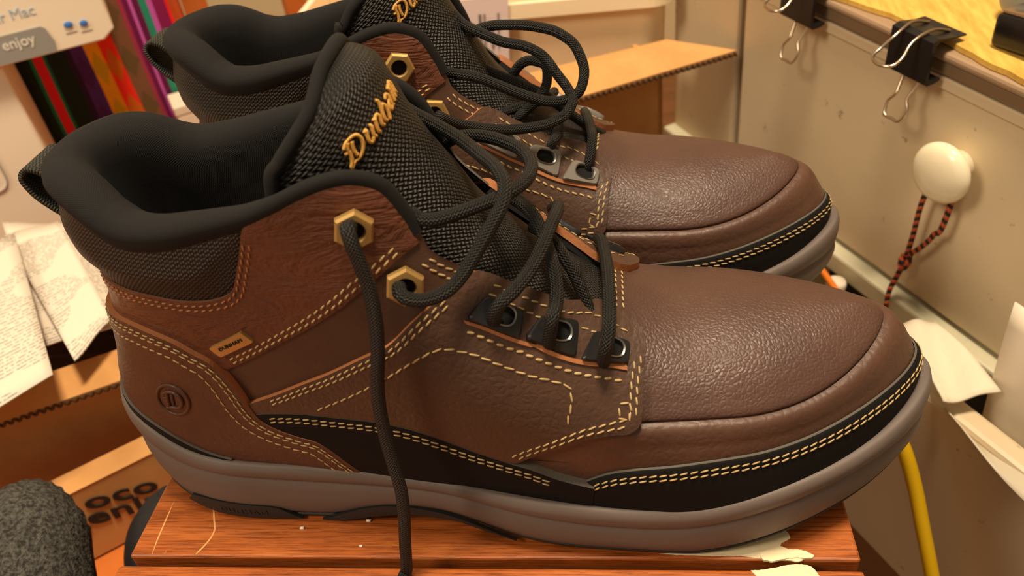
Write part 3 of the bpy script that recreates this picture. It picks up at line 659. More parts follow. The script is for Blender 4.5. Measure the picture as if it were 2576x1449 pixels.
NEAR_LACE = {
    'hang': [(0.1262, -0.033, 0.139), (0.1283, -0.041, 0.1442), (0.1291, -0.0445, 0.1449), (0.1296, -0.0455, 0.1419), (0.1302, -0.0455, 0.136), (0.1309, -0.0455, 0.1275), (0.1307, -0.0465, 0.1173), (0.1292, -0.048, 0.1045), (0.1266, -0.049, 0.0922), (0.125, -0.05, 0.0809), (0.1245, -0.051, 0.0689), (0.1249, -0.0525, 0.0569), (0.1255, -0.054, 0.0462), (0.1246, -0.0555, 0.0351), (0.1225, -0.057, 0.0211), (0.1196, -0.058, 0.0027), (0.1191, -0.066, 0.0026), (0.1193, -0.075, 0.0026)],
    'second': [(0.1369, -0.033, 0.1173), (0.138, -0.041, 0.1217), (0.1391, -0.0435, 0.1211), (0.1423, -0.0435, 0.1195), (0.1468, -0.0425, 0.1189), (0.1515, -0.041, 0.12), (0.1559, -0.036, 0.1218), (0.1603, -0.032, 0.1266), (0.1655, -0.028, 0.1335), (0.1693, -0.024, 0.1389), (0.1699, -0.02, 0.1418), (0.1678, -0.014, 0.1436), (0.162, -0.005, 0.144), (0.1527, 0.006, 0.1457), (0.1427, 0.014, 0.148), (0.1335, 0.022, 0.1498), (0.1303, 0.026, 0.151)],
    'loop': [(0.1416, -0.024, 0.1372), (0.1449, -0.0265, 0.1363), (0.1497, -0.0265, 0.136), (0.1543, -0.025, 0.1364), (0.162, -0.02, 0.1362), (0.1699, -0.014, 0.1361), (0.1748, -0.006, 0.1359), (0.1758, 0.002, 0.1362), (0.1725, 0.01, 0.1371), (0.1655, 0.016, 0.138), (0.1571, 0.02, 0.1385), (0.1487, 0.024, 0.1365), (0.1433, 0.028, 0.1325)],
    'bar': [(0.1966, -0.029, 0.0787), (0.1959, -0.0345, 0.0857), (0.1969, -0.0365, 0.0912), (0.1979, -0.034, 0.0956), (0.1985, -0.026, 0.0985), (0.1983, -0.012, 0.1004), (0.1973, 0.006, 0.0971), (0.196, 0.018, 0.0947), (0.1947, 0.024, 0.0915)],
    'cross1': [(0.1801, -0.029, 0.0889), (0.1796, -0.0345, 0.0955), (0.1806, -0.035, 0.1005), (0.182, -0.029, 0.1034), (0.1822, -0.022, 0.1058), (0.181, -0.015, 0.11), (0.1787, -0.007, 0.1128), (0.175, 0.001, 0.1174), (0.1684, 0.01, 0.1184), (0.1637, 0.016, 0.1174)],
    'cross2': [(0.1643, -0.031, 0.1002), (0.1638, -0.0365, 0.1062), (0.1654, -0.037, 0.11), (0.1701, -0.034, 0.1135), (0.1747, -0.027, 0.1155), (0.1781, -0.019, 0.1178), (0.1806, -0.01, 0.1197), (0.1823, 0.001, 0.1185), (0.182, 0.012, 0.1142), (0.1793, 0.02, 0.1081)],
    'under1': [(0.1925, -0.018, 0.0878), (0.1911, -0.016, 0.0922), (0.188, -0.012, 0.101), (0.1837, -0.007, 0.1073), (0.1798, -0.002, 0.1104), (0.1733, 0.006, 0.1102)],
    'under2': [(0.1919, 0.016, 0.0857), (0.1881, 0.008, 0.0883), (0.1852, -0.002, 0.0882), (0.1829, -0.012, 0.0858), (0.1821, -0.018, 0.0866)],
}
FAR_LACE = {
    'ring3': [(0.19, 0.0945, 0.0767), (0.1888, 0.0895, 0.0811), (0.1902, 0.088, 0.0865), (0.1919, 0.092, 0.093), (0.1916, 0.105, 0.0949), (0.1899, 0.118, 0.0951), (0.1883, 0.13, 0.0917)],
    'ring2': [(0.1738, 0.0945, 0.0854), (0.1727, 0.0895, 0.0898), (0.1742, 0.089, 0.0949), (0.1767, 0.094, 0.0978), (0.1776, 0.103, 0.0984), (0.1763, 0.112, 0.0975)],
    'loopA': [(0.1315, 0.094, 0.1316), (0.1384, 0.092, 0.1309), (0.1465, 0.092, 0.1287), (0.155, 0.093, 0.124), (0.1652, 0.094, 0.1183), (0.1749, 0.095, 0.1143), (0.1834, 0.096, 0.1145), (0.1889, 0.098, 0.1178), (0.1906, 0.101, 0.1238), (0.1881, 0.105, 0.132), (0.1817, 0.109, 0.1375), (0.1714, 0.112, 0.1406), (0.1596, 0.113, 0.1421), (0.149, 0.115, 0.1413), (0.1412, 0.118, 0.1379), (0.1348, 0.122, 0.1342)],
    'loopB': [(0.1357, 0.118, 0.1471), (0.14, 0.114, 0.1438), (0.1462, 0.11, 0.1417), (0.1562, 0.107, 0.1375), (0.1679, 0.105, 0.1345), (0.1743, 0.103, 0.1305), (0.1789, 0.101, 0.1239), (0.1835, 0.098, 0.1177), (0.1853, 0.093, 0.1145), (0.1825, 0.089, 0.1112), (0.1766, 0.085, 0.1094), (0.1669, 0.081, 0.1096), (0.156, 0.076, 0.1122), (0.144, 0.071, 0.1171), (0.1374, 0.066, 0.1224), (0.1338, 0.063, 0.1267)],
    'small': [(0.1561, 0.1, 0.103), (0.1636, 0.101, 0.1077), (0.1701, 0.103, 0.1128), (0.1742, 0.105, 0.1189), (0.1745, 0.107, 0.1235), (0.1702, 0.109, 0.1266), (0.165, 0.11, 0.1266), (0.1611, 0.111, 0.1234), (0.1588, 0.112, 0.1199)],
    'diag': [(0.1437, 0.112, 0.1257), (0.1539, 0.11, 0.1211), (0.1657, 0.108, 0.1155), (0.1756, 0.108, 0.1091), (0.1836, 0.112, 0.0989), (0.1936, 0.12, 0.0861), (0.1989, 0.13, 0.0774)],
    'cross': [(0.1535, 0.098, 0.109), (0.1633, 0.106, 0.1082), (0.1715, 0.115, 0.1062), (0.1755, 0.125, 0.1051)],
}
near = build_boot('boot', 'brown leather lace-up boot at the table front, lace end hanging over the edge', (0, 0, .0004), 0, False, True)
far = build_boot('boot', 'brown leather lace-up boot standing behind the other, beside the cardboard box', (-.0081, .1230, .0004), -.0465, True, False)
XF[0] = None
def laces(paths, parent):
    mb = MB()
    for k, P in paths.items():
        Q = smooth_path(np.array(P), .0022); Q[:, 2] = np.maximum(Q[:, 2], .0028); tv, tf, tu = tube(Q, .0022, 12); mb.add(tv, tf, 0, tu)
    inv = parent.matrix_world.inverted() if parent.matrix_world else None
    o = mb.obj('lace', M['lace'], None); o.parent = parent
    o.matrix_parent_inverse = (Matrix.Translation(parent.location) @ Matrix.Rotation(parent.rotation_euler.z, 4, 'Z')).inverted()
    return o
laces(NEAR_LACE, near); laces(FAR_LACE, far)
# ------------------------------------------------------------------ side table
t = NT('cherry_wood'); v = t.coord(scale=(1, 9, 9)); nz = t.noise(v, 14, 6, .62, .3); gr = t.noise(t.coord(scale=(1, 30, 30)), 40, 4, .75)
c0 = t.ramp(nz, [(.25, srgb(132, 66, 26)), (.5, srgb(172, 92, 38)), (.75, srgb(192, 110, 52))]); dk = t.ramp(gr, [(.46, (1, 1, 1, 1)), (.66, srgb(120, 80, 62))])
mx = t.n('ShaderNodeMix', data_type='RGBA', blend_type='MULTIPLY'); mx.inputs[0].default_value = .8; t.t.links.new(c0, mx.inputs[6]); t.t.links.new(dk, mx.inputs[7])
M['table'] = t.fin(mx.outputs[2], .36, t.bump(gr, .12, .0004), spec=.45)
M['groove'] = plain('dusty_groove', srgb(126, 110, 78), .9, nscale=400)
M['paint'] = plain('cream_paint', srgb(232, 216, 178), .55, nscale=300, nstr=.3)
M['scratch'] = plain('bare_wood_scratch', srgb(222, 160, 100), .7)
M['crumb'] = plain('white_crumb', srgb(240, 230, 215), .8)
tb = empty('side_table', (.1430, .06, -.42)); tag(tb, 'small cherry wood table carrying the pair of boots', 'table')
def child(name, V, F, mat, parent, **kw):
    off = np.zeros(3); q_ = parent
    while q_ is not None: off += np.array(q_.location); q_ = q_.parent
    return mesh(name, np.asarray(V, float)-off, F, mat, parent, smooth=kw.pop('smooth', False), **kw)
def boxw(name, x0, x1, y0, y1, z0, z1, mat, parent=None, bev=0.):
    V, F = box_vf((x0+x1)/2, (y0+y1)/2, (z0+z1)/2, x1-x0, y1-y0, z1-z0)
    o = child(name, V, F, mat, parent) if parent is not None else mesh(name, V, F, mat, smooth=False)
    if bev: bevel(o, bev)
    return o
def strip(P, wd_, z):
    P = np.asarray(P, float); T = np.gradient(P, axis=0); T /= np.linalg.norm(T, axis=1, keepdims=True); Nn = np.stack([-T[:, 1], T[:, 0]], -1)
    wv = np.asarray(wd_)*np.ones(len(P)); wv = wv*np.r_[.2, np.ones(len(P)-2), .2]
    a = P+Nn*wv[:, None]/2; b = P-Nn*wv[:, None]/2; n = len(P)
    V = np.vstack([np.c_[a, np.full(n, z)], np.c_[b, np.full(n, z)], np.c_[a, np.full(n, z-.0006)], np.c_[b, np.full(n, z-.0006)]])
    F = []
    for i in range(n-1): F += [(i, n+i, n+i+1, i+1), (i, i+1, 2*n+i+1, 2*n+i), (n+i, 3*n+i, 3*n+i+1, n+i+1)]
    return V, F
def plate(P2, z, th, sp=.004):
    """flat irregular plate from a plan outline"""
    P = np.asarray(P2, float); n = len(P); a = .5*np.sum(P[:, 0]*np.roll(P[:, 1], -1)-np.roll(P[:, 0], -1)*P[:, 1])
    if a < 0: P = P[::-1]
    V = np.vstack([np.c_[P, np.full(n, z)], np.c_[P, np.full(n, z-th)]]); F = [tuple(range(n)), tuple(reversed(range(n, 2*n)))]+[(i, n+i, n+(i+1) % n, (i+1) % n) for i in range(n)]
    return V, F
pl = boxw('plank', .0036, .2822, -.0500, .115, -.02, 0, M['table'], tb, .0010)
for y0, y1 in ((-.115, -.0535), (.1185, .190)): boxw('plank', .0036-(.003 if y0 < 0 else 0), .2822, y0, y1, -.02, 0 if y0 > 0 else -.0008, M['table'], tb, .0012)
boxw('under_board', .008, .278, -.105, .18, -.035, -.0185, M['groove'], tb)
for x in (.02, .25):
    for y in (-.085, .15): boxw('leg', x, x+.03, y, y+.03, -.42, -.034, M['table'], tb, .002)
V, F = strip([(.0112, -.0235), (.0116, -.032), (.0122, -.042), (.0130, -.0492)], .0006, .00012); child('scratch', V, F, M['scratch'], tb)
V, F = strip(dense([(.0290, -.024), (.0325, -.032), (.0352, -.0390), (.0345, -.0430), (.0315, -.0492)], 4), .0007, .00012); child('scratch', V, F, M['scratch'], tb)
V, F = strip([(.0185, -.0472), (.0182, -.0492)], .0004, .00012); child('scratch', V, F, M['scratch'], tb)
def wob(P, amp, n=90, seed=1):
    Q = resample(dense(np.vstack([P, P[:1]]), 6), n=n); r_ = np.random.default_rng(seed); d = np.convolve(np.r_[r_.normal(size=n), np.zeros(4)], np.ones(4)/4, 'same')[:n]; return (Q+np.c_[d, d[::-1]]*amp)[:-1]
V, F = plate(wob(np.array([(.2120, -.0480), (.2260, -.0465), (.2450, -.0430), (.2585, -.0375), (.2600, -.0410), (.2555, -.0440), (.2600, -.0465), (.2620, -.0490), (.2440, -.0488), (.2330, -.0486), (.2230, -.0485)]), .0004), .00015, .0006); tag(child('paint_patch', V, F, M['paint'], tb), 'dried cream paint patch')
V, F = plate(wob(np.array([(.2480, -.0475), (.2560, -.0462), (.2640, -.0470), (.2665, -.0490), (.2600, -.0496), (.2480, -.0495)]), .0003, seed=3), .0008, .001); child('paint_patch', V, F, M['paint'], tb)
V, F = plate(wob(np.array([(.2440, -.054), (.2660, -.0540), (.2680, -.060), (.262, -.066), (.2500, -.062)]), .0003, seed=5), -.0004, .001); child('paint_patch', V, F, M['paint'], tb)
def crumb(x, y, s, seed):
    r_ = np.random.default_rng(seed); V, F = box_vf(0, 0, 0, s, s*.7, s*.5); V = V+r_.normal(size=V.shape)*s*.12
    return mesh('crumb', V+np.array([x, y, s*.27]), F, M['crumb'])
for i, (x, y, s, lb) in enumerate([(.0990, -.0335, .0016, 'white crumb lying beside the boot arch, near the hanging lace'), (.0722, -.0372, .0014, 'white crumb lying on the table in front of the boot heel'), (.0985, -.0452, .0010, 'tiny pale crumb on the open wood near the plank gap')]):
    tag(crumb(x, y, s, i), lb, 'crumb', 'crumbs on the table')
# ------------------------------------------------------------------ room
t = NT('oak_floor'); nz = t.noise(t.coord(scale=(2, 14, 2)), 5, 5, .6); M['floor'] = t.fin(t.ramp(nz, [(.3, srgb(96, 58, 32)), (.7, srgb(134, 84, 46))]), .5)
M['wall'] = plain('cream_wall', srgb(214, 190, 150), .8, nscale=60, nstr=.1)
def struct(name, *a): return tag(boxw(name, *a), kind='structure')
struct('floor', -2.0, 2.2, -2.0, 1.6, -.44, -.42, M['floor']); struct('wall_back', -2.0, 2.2, 1.5, 1.6, -.42, 2.1, M['wall']); struct('wall_left', -2.1, -2.0, -2.0, 1.6, -.42, 2.1, M['wall']); struct('wall_right', 2.2, 2.3, -2.0, 1.6, -.42, 2.1, M['wall'])
# ------------------------------------------------------------------ desk with drawers
DB = np.array([.400, .192, 0.]); DH = np.array([-.519, .855, 0]); DH /= np.linalg.norm(DH); DN = np.array([-DH[1], DH[0], 0]); KS = .085
def Dp(a, z, d): return DB+a*DH+d*DN+np.array([0, 0, z+KS*a])
def dslab(name, poly, d0, d1, mat, parent, bev=.0):
    n = len(poly); V = [Dp(a, z, d1) for a, z in poly]+[Dp(a, z, d0) for a, z in poly]
    ar = .5*sum(poly[i][0]*poly[(i+1) % n][1]-poly[(i+1) % n][0]*poly[i][1] for i in range(n))
    F = [tuple(range(n)), tuple(reversed(range(n, 2*n)))]+[(n+i, n+(i+1) % n, (i+1) % n, i) for i in range(n)]
    if ar > 0: F = [tuple(reversed(f)) for f in F]
    o = child(name, V, F, mat, parent)
    if bev: bevel(o, bev)
    return o
def cream(name, col, seed):
    t = NT(name); v = t.coord(loc=(seed, 0, 0)); n1 = t.noise(v, 7, 4, .6); c = t.ramp(n1, [(.3, tuple(x*.88 for x in col[:3])+(1,)), (.62, col)])
    sp = t.noise(v, 90, 3, .7); d = t.ramp(sp, [(.26, srgb(120, 92, 62)), (.33, (1, 1, 1, 1))])
    mx = t.n('ShaderNodeMix', data_type='RGBA', blend_type='MULTIPLY'); mx.inputs[0].default_value = .55; t.t.links.new(c, mx.inputs[6]); t.t.links.new(d, mx.inputs[7])
    return t.fin(mx.outputs[2], .42, t.bump(n1, .1, .002), spec=.4)
M['cream'] = cream('cream_painted_metal', srgb(216, 196, 162), 0); M['creamlight'] = cream('cream_rail', srgb(206, 200, 170), 3)
M['trimlow'] = plain('brown_trim', srgb(128, 104, 78), .45); M['trimup'] = plain('taupe_trim', srgb(160, 132, 104), .45)
t = NT('yellow_pine'); nz = t.noise(t.coord(scale=(20, 3, 3), rot=(0, 0, math.radians(31))), 12, 5, .65); M['pine'] = t.fin(t.ramp(nz, [(.3, srgb(198, 150, 62)), (.7, srgb(236, 194, 96))]), .55, t.bump(nz, .3, .001))
M['dark'] = plain('dark_gap', srgb(30, 24, 18), .9)
dk = empty('desk', (.55, .25, -.42)); tag(dk, 'cream painted metal desk with drawers and a yellow pine top', 'desk')
dslab('carcass', [(.285, -.46), (.285, .05), (-.60, .05), (-.60, -.37)], -.42, -.022, M['dark'], dk)
fd = dslab('drawer_front', [(.199, -.094), (.199, .054), (-.60, .054), (-.60, -.094)], -.02, 0, M['cream'], dk, .003)
dslab('side_panel', [(.285, -.40), (.285, .054), (.2065, .054), (.2065, -.094), (.2065, -.40)], -.02, -.001, M['cream'], dk, .003)
dslab('upper_band', [(.285, .046), (.285, .053), (-.60, .053), (-.60, .046)], .0003, .0022, M['cream'], dk, .001)
dslab('trim', [(.285, .0545), (.285, .0620), (-.60, .0620), (-.60, .0545)], -.02, .003, M['trimlow'], dk, .001)
dslab('trim', [(.285, .0622), (.285, .0675), (-.60, .0675), (-.60, .0622)], -.02, .005, M['trimup'], dk, .002)
dslab('rail', [(.285, -.112), (.285, -.0965), (-.60, -.0965), (-.60, -.112)], -.02, .010, M['creamlight'], dk, .002)
# pine top with a ragged front edge
rr_ = np.random.default_rng(11); aa = np.linspace(.285, -.6, 120); ww = np.cumsum(rr_.normal(size=120))*.0006; ww -= np.linspace(ww[0], ww[-1], 120); dd = .004+np.clip(ww, -.004, .004)+rr_.normal(size=120)*.0004-.004*np.sin(aa*26)
V = [Dp(a, .0710, d) for a, d in zip(aa, dd)]+[Dp(-.6, .0710, -.42), Dp(.285, .0710, -.42)]; n = len(V); V += [p-np.array([0, 0, .003]) for p in V]
child('top_board', V, [tuple(reversed(range(n))), tuple(range(n, 2*n))]+[(i, (i+1) % n, n+(i+1) % n, n+i) for i in range(n)], M['pine'], dk)
# knob
M['ceramic'] = plain('white_ceramic', srgb(240, 228, 196), .22, spec=.5, var=.04, vscale=60)
def lathe_d(prof, a0, z0, mat, parent, name, ns=36):
    V = []; up = np.array([0, 0, 1.]); c = Dp(a0, z0, 0)
    for r_, d in prof:
        for k in range(ns): th = 2*math.pi*k/ns; V.append(c+DN*d+r_*(math.cos(th)*DH+math.sin(th)*up))
    return child(name, V, grid(len(prof), ns, True)+[tuple((len(prof)-1)*ns+k for k in range(ns))], mat, parent, smooth=True)
lathe_d([(.0088, 0), (.0083, .003), (.0080, .006), (.010, .0085), (.0150, .0105), (.0178, .0135), (.0181, .0155), (.0168, .018), (.0132, .0202), (.0075, .0215), (.002, .0219)], .0085, .0085, M['ceramic'], fd, 'knob')
# lower drawer, pulled out
ld = dslab('lower_drawer', [(.12, -.220), (.12, -.0720), (-.60, -.0560), (-.60, -.220)], .066, .080, M['cream'], dk, .003)
dslab('drawer_bottom', [(.11, -.21), (.11, -.2), (-.58, -.2), (-.58, -.21)], -.30, .068, M['cream'], ld); dslab('drawer_side', [(.118, -.21), (.118, -.125), (.108, -.125), (.108, -.21)], -.30, .068, M['cream'], ld)
dslab('lowest_drawer', [(.12, -.43), (.12, -.225), (-.60, -.225), (-.60, -.37)], -.02, .03, plain('brown_drawer', srgb(150, 116, 80), .5), dk, .003)
# paracord on the knob
t = NT('paracord'); c = t.n('ShaderNodeTexCoord'); sp = t.n('ShaderNodeSeparateXYZ'); t.l(c, 'UV', sp, 0)
hh = t.math('SINE', t.math('ADD', t.math('MULTIPLY', sp.outputs[0], 2*math.pi/.0055), t.math('MULTIPLY', sp.outputs[1], 3.0))); M['paracord'] = t.fin(t.ramp(t.math('MULTIPLY_ADD', hh, .5, .5), [(.35, srgb(30, 26, 28)), (.6, srgb(190, 84, 44))]), .8, t.bump(hh, .5, .001))
def Dpath(L): return np.array([Dp(a, z-KS*a, d) for a, z, d in L])
mb = MB()
for L in ([(.013, .006, .0105), (.0175, -.010, .0115), (.0190, -.021, .0115), (.0203, -.041, .0105), (.0218, -.058, .010)], [(.004, .007, .0105), (.0000, -.004, .0115), (.0008, -.014, .0115), (.007, -.034, .0105), (.0195, -.056, .010)], [(.013, .006, .0105), (.0085, .0105, .0092), (.004, .007, .0105)], [(.0225, -.064, .010), (.0250, -.078, .0115), (.0255, -.090, .0145), (.0245, -.101, .0155)]):
    tv, tf, tu = tube(smooth_path(Dpath(L), .0015), .0017, 8); mb.add(tv, tf, 0, tu)
kn = np.linspace(0, 4*math.pi, 50); kp = np.array([Dp(.0222+.0022*math.cos(a), -.0625-KS*.022+.0011*a/2-.004+.0012*math.sin(2*a), .010+.0028*math.sin(a)) for a in kn]); tv, tf, tu = tube(kp, .0017, 8); mb.add(tv, tf, 0, tu)
tag(mb.obj('cord_loop', M['paracord']), 'knotted orange and black cord looped over the white drawer knob', 'cord')
# binder clips on the top edge
M['clipblack'] = plain('black_clip', srgb(34, 32, 32), .35, .3); M['wire'] = plain('nickel_wire', srgb(206, 188, 168), .22, 1.0)
def clip(a0, lab):
    rt = empty('binder_clip', tuple(Dp(a0, .058, .006))); tag(rt, lab, 'clip', 'binder clips on the desk edge')
    hw = .0140; sec = [(-.008, .0750), (-.008, .0740), (.012, .0775), (.0165, .0762), (.0172, .0530), (.0150, .0515), (.010, .0515), (.0055, .0525), (.0055, .0538), (.0120, .0540), (.0148, .0555), (.0142, .0735), (.0115, .0755)]
    V = [Dp(a0+s*hw, z, d) for s in (-1, 1) for d, z in sec]; n = len(sec); F = [(i, (i+1) % n, n+(i+1) % n, n+i) for i in range(n)]+[tuple(reversed(range(n))), tuple(range(n, 2*n))]
    child('body', V, F, M['clipblack'], rt)
    for top in (1, 0):
        if top: L = [(-.0070, .0755, -.003), (-.0066, .0790, .010), (-.0058, .0745, .024), (-.0075, .0690, .031), (-.0070, .0668, .036), (0, .0656, .039), (.0070, .0668, .036), (.0075, .0690, .031), (.0058, .0745, .024), (.0066, .0790, .010), (.0070, .0755, -.003)]
        else: L = [(-.0060, .0525, .009), (-.0048, .0450, .013), (-.0040, .0400, .016), (-.0070, .0345, .018), (-.0062, .0300, .020), (0, .0280, .021), (.0062, .0300, .020), (.0070, .0345, .018), (.0040, .0400, .016), (.0048, .0450, .013), (.0060, .0525, .009)]
        P = smooth_path(np.array([Dp(a0+x, z-KS*x*0, d) for x, z, d in L]), .0012); tv, tf, tu = tube(P, .0009, 8); child('handle', tv, tf, M['wire'], rt, smooth=True)
clip(.043, 'black binder clip with chrome handles above the white drawer knob'); clip(.131, 'black binder clip with chrome handles where the drawer fronts meet, clear of the knob')
# things on the desk top
def rbox(name, c, sx, sy, sz, rz, mat, bev, seg=4, parent=None):
    V, F = box_vf(0, 0, 0, sx, sy, sz); R = Matrix.Rotation(rz, 3, 'Z'); V = np.array([tuple(R @ Vector(p)) for p in V])+np.array(c)
    o = child(name, V, F, mat, parent, smooth=True) if parent is not None else mesh(name, V, F, mat, smooth=True)
    return bevel(o, bev, seg)
g0 = Dp(.020, .0730, -.050); M['greyplastic'] = plain('blue_grey_plastic', srgb(142, 146, 146), .45); M['gloss'] = plain('gloss_black', srgb(26, 24, 24), .25)
gt = empty('plastic_case', tuple(g0)); tag(gt, 'blue grey rounded plastic case on the yellow desk top', 'case')
rbox('case_body', g0+np.array([.012, .010, .016]), .055, .040, .031, .55, M['greyplastic'], .012, 5, gt); rbox('case_lid', g0+np.array([.012, .010, .0345]), .045, .030, .006, .55, M['greyplastic'], .0025, 3, gt)
b0 = Dp(.004, .0720, -.022); bt_ = empty('black_block', tuple(b0)); tag(bt_, 'glossy black block in front of the grey case on the desk top', 'block')
rbox('block_body', b0+np.array([.002, -.002, .0095]), .034, .022, .018, -1.02, M['gloss'], .003, 3, bt_); rbox('block_rim', b0+np.array([.002, -.002, .0190]), .030, .018, .002, -1.02, M['wire'], .0008, 2, bt_)
# contents of the open drawer
M['tissue'] = plain('white_tissue', srgb(224, 212, 188), .9, nscale=120, nstr=.5, ndist=.002); M['paper'] = plain('white_paper', srgb(240, 226, 204), .75, var=.03); M['film'] = plain('clear_film', srgb(200, 188, 165), .25)
def sheet(name, corners, th, mat, lab, cat, nx=12, ny=12, amp=.002, seed=0, group=None):
    """bent sheet through four corner points"""
    A, B, C_, D_ = (np.array(p, float) for p in corners); s, t_ = np.meshgrid(np.linspace(0, 1, nx), np.linspace(0, 1, ny), indexing='ij'); s = s[..., None]; t_ = t_[..., None]
    P = (A*(1-s)+B*s)*(1-t_)+(D_*(1-s)+C_*s)*t_; nn = np.cross(B-A, D_-A); nn /= np.linalg.norm(nn); nn = nn if nn[2] >= -1e-6 or abs(nn[2]) < .2 else -nn
    r_ = np.random.default_rng(seed); ph = r_.random(4)*6
    P = P+nn*amp*(np.sin(s*3.1+ph[0])*np.cos(t_*2.3+ph[1])+.5*np.sin(s*7+t_*5+ph[2]))
    uv = np.concatenate([s*np.linalg.norm(B-A), t_*np.linalg.norm(D_-A)], -1).reshape(-1, 2)
    o = mesh(name, P.reshape(-1, 3), grid(nx, ny), mat, uv=uv); m = o.modifiers.new('so', 'SOLIDIFY'); m.thickness = th; m.offset = 0; return tag(o, lab, cat, group)
sheet('tissue', [(.362, .150, -.066), (.382, .152, -.066), (.394, .090, -.062), (.364, .084, -.060)], .0012, M['tissue'], 'white paper tissue lying across the open drawer', 'tissue', amp=.003, seed=3)
sheet('plastic_bag', [(.366, .088, -.078), (.392, .094, -.085), (.425, .030, -.085), (.395, .020, -.080)], .0008, M['film'], 'clear crinkled plastic film inside the open drawer', 'bag', amp=.005, seed=8)
sheet('drawer_paper', [tuple(Dp(-.072, -.008, .050)), tuple(Dp(-.20, -.008, .050)), tuple(Dp(-.21, -.15, .056)), tuple(Dp(-.083, -.15, .056))], .0010, M['paper'], 'white sheet standing upright inside the open drawer', 'paper', amp=.0015, seed=5)
# cords beside the desk
M['yellow'] = plain('yellow_cord', srgb(226, 182, 14), .4); M['orange'] = plain('orange_cord', srgb(232, 124, 30), .45)
P = smooth_path(np.array([Dp(.0, -.05, .125), Dp(-.045, -.068, .112), Dp(-.068, -.090, .100), Dp(-.078, -.110, .098), Dp(-.090, -.135, .098), Dp(-.102, -.160, .098), Dp(-.115, -.19, .098), Dp(-.13, -.24, .099), Dp(-.14, -.33, .11), Dp(-.10, -.425, .13), Dp(.05, -.428, .15)]), .004)
tv, tf, tu = tube(P, .0040, 12); tag(mesh('extension_cord', tv, tf, M['yellow'], uv=tu), 'yellow power cord hanging in front of the lower drawer', 'cord')
P = smooth_path(np.array([(.325, .280, -.100), (.340, .253, -.098), (.3455, .232, -.099), (.350, .212, -.101), (.354, .196, -.110), (.356, .186, -.135)]), .003)
tv, tf, tu = tube(P, .0022, 10); tag(mesh('cable', tv, tf, M['orange'], uv=tu), 'thin orange cable in the dark gap behind the toes', 'cable')
rb = empty('small_bottle', (.350, .236, -.206)); tag(rb, 'cream bottle with a blue collar standing in the open drawer behind the toe', 'bottle')
def lathe(name, prof, c, mat, parent, ns=24):
    V = [np.array(c)+np.array([r_*math.cos(2*math.pi*k/ns), r_*math.sin(2*math.pi*k/ns), z]) for r_, z in prof for k in range(ns)]
    return child(name, V, grid(len(prof), ns, True)+[tuple((len(prof)-1)*ns+k for k in range(ns)), tuple(reversed(range(ns)))], mat, parent, smooth=True)
lathe('bottle_body', [(.0115, 0), (.0125, .004), (.0125, .075), (.008, .086), (.006, .092)], (.350, .236, -.206), M['paper'], rb); lathe('collar', [(.0128, .05), (.0132, .051), (.0132, .060), (.0128, .061)], (.350, .236, -.206), plain('blue_band', srgb(92, 128, 196), .4), rb); lathe('cap', [(.0066, .092), (.0068, .104), (.006, .106)], (.350, .236, -.206), M['paper'], rb)
# ------------------------------------------------------------------ cardboard box behind the boots
def cardboard(name, c0, c1):
    t = NT(name); v = t.coord(); n1 = t.noise(v, 30, 4, .6); return t.fin(t.ramp(n1, [(.3, c0), (.7, c1)]), .8, t.bump(t.noise(v, 500, 3, .6), .15, .0005), spec=.2)
M['card'] = cardboard('kraft_board', srgb(196, 142, 84), srgb(212, 158, 98)); M['cardedge'] = plain('corrugated_edge', srgb(170, 126, 80), .9)
M['flute'] = plain('flute_shadow', srgb(96, 66, 38), .95)
FT = np.array([.892, .452, 0]); FT /= np.linalg.norm(FT); FN = np.array([FT[1], -FT[0], 0])      # towards the camera
F0 = np.array([.175, .299, .0])
def Fp(a, z, d): return F0+a*FT+d*FN+np.array([0, 0, z])
def fslab(name, quad, th, mat, parent):
    """quad of 3-D points, thickened"""
    q = [np.array(p, float) for p in quad]; nn = np.cross(q[1]-q[0], q[3]-q[0]); nn /= np.linalg.norm(nn); V = q+[p-nn*th for p in q]
    return child(name, V, [(0, 1, 2, 3), (7, 6, 5, 4), (0, 4, 5, 1), (1, 5, 6, 2), (2, 6, 7, 3), (3, 7, 4, 0)], mat, parent)
def flutes(p0, p1, up, th, parent, pitch=.0045, rad=.0009):
    """wavy inner layer seen in a cut board edge"""
    p0, p1 = np.array(p0, float), np.array(p1, float); L = np.linalg.norm(p1-p0); n = int(L/pitch*8); s = np.linspace(0, 1, n)
    P = p0+(p1-p0)*s[:, None]+np.array(up)[None]*(np.sin(s*L/pitch*2*math.pi)*th*.36)[:, None]; tv, tf, _ = tube(P, rad, 5); return child('corrugation', tv, tf, M['flute'], parent, smooth=True)
cb = empty('cardboard_box', tuple(Fp(-.02, -.42, -.1))); tag(cb, 'open cardboard box with an outstretched flap behind the boots', 'box')
fslab('wall', [Fp(-.16, -.415, -.028), Fp(.086, -.415, -.028), Fp(.086, .0165, -.028), Fp(-.16, .0165, -.028)], .004, M['card'], cb)
fslab('wall', [Fp(.086, -.415, -.028), Fp(.086, -.415, -.068), Fp(.086, .0165, -.068), Fp(.086, .0165, -.028)], .004, M['card'], cb)
fslab('wall', [Fp(-.16, -.415, -.064), Fp(.0765, -.415, -.064), Fp(.0765, .008, -.064), Fp(-.16, .008, -.064)], .004, M['card'], cb)
fl = fslab('flap', [Fp(-.16, .0215, .004), Fp(.132, .0215, .0), Fp(.100, .0235, -.046), Fp(-.16, .0225, -.066)], .0045, M['card'], cb)
flutes(Fp(-.16, .0193, .0045), Fp(.1318, .0193, .0006), (0, 0, 1), .0045, fl)
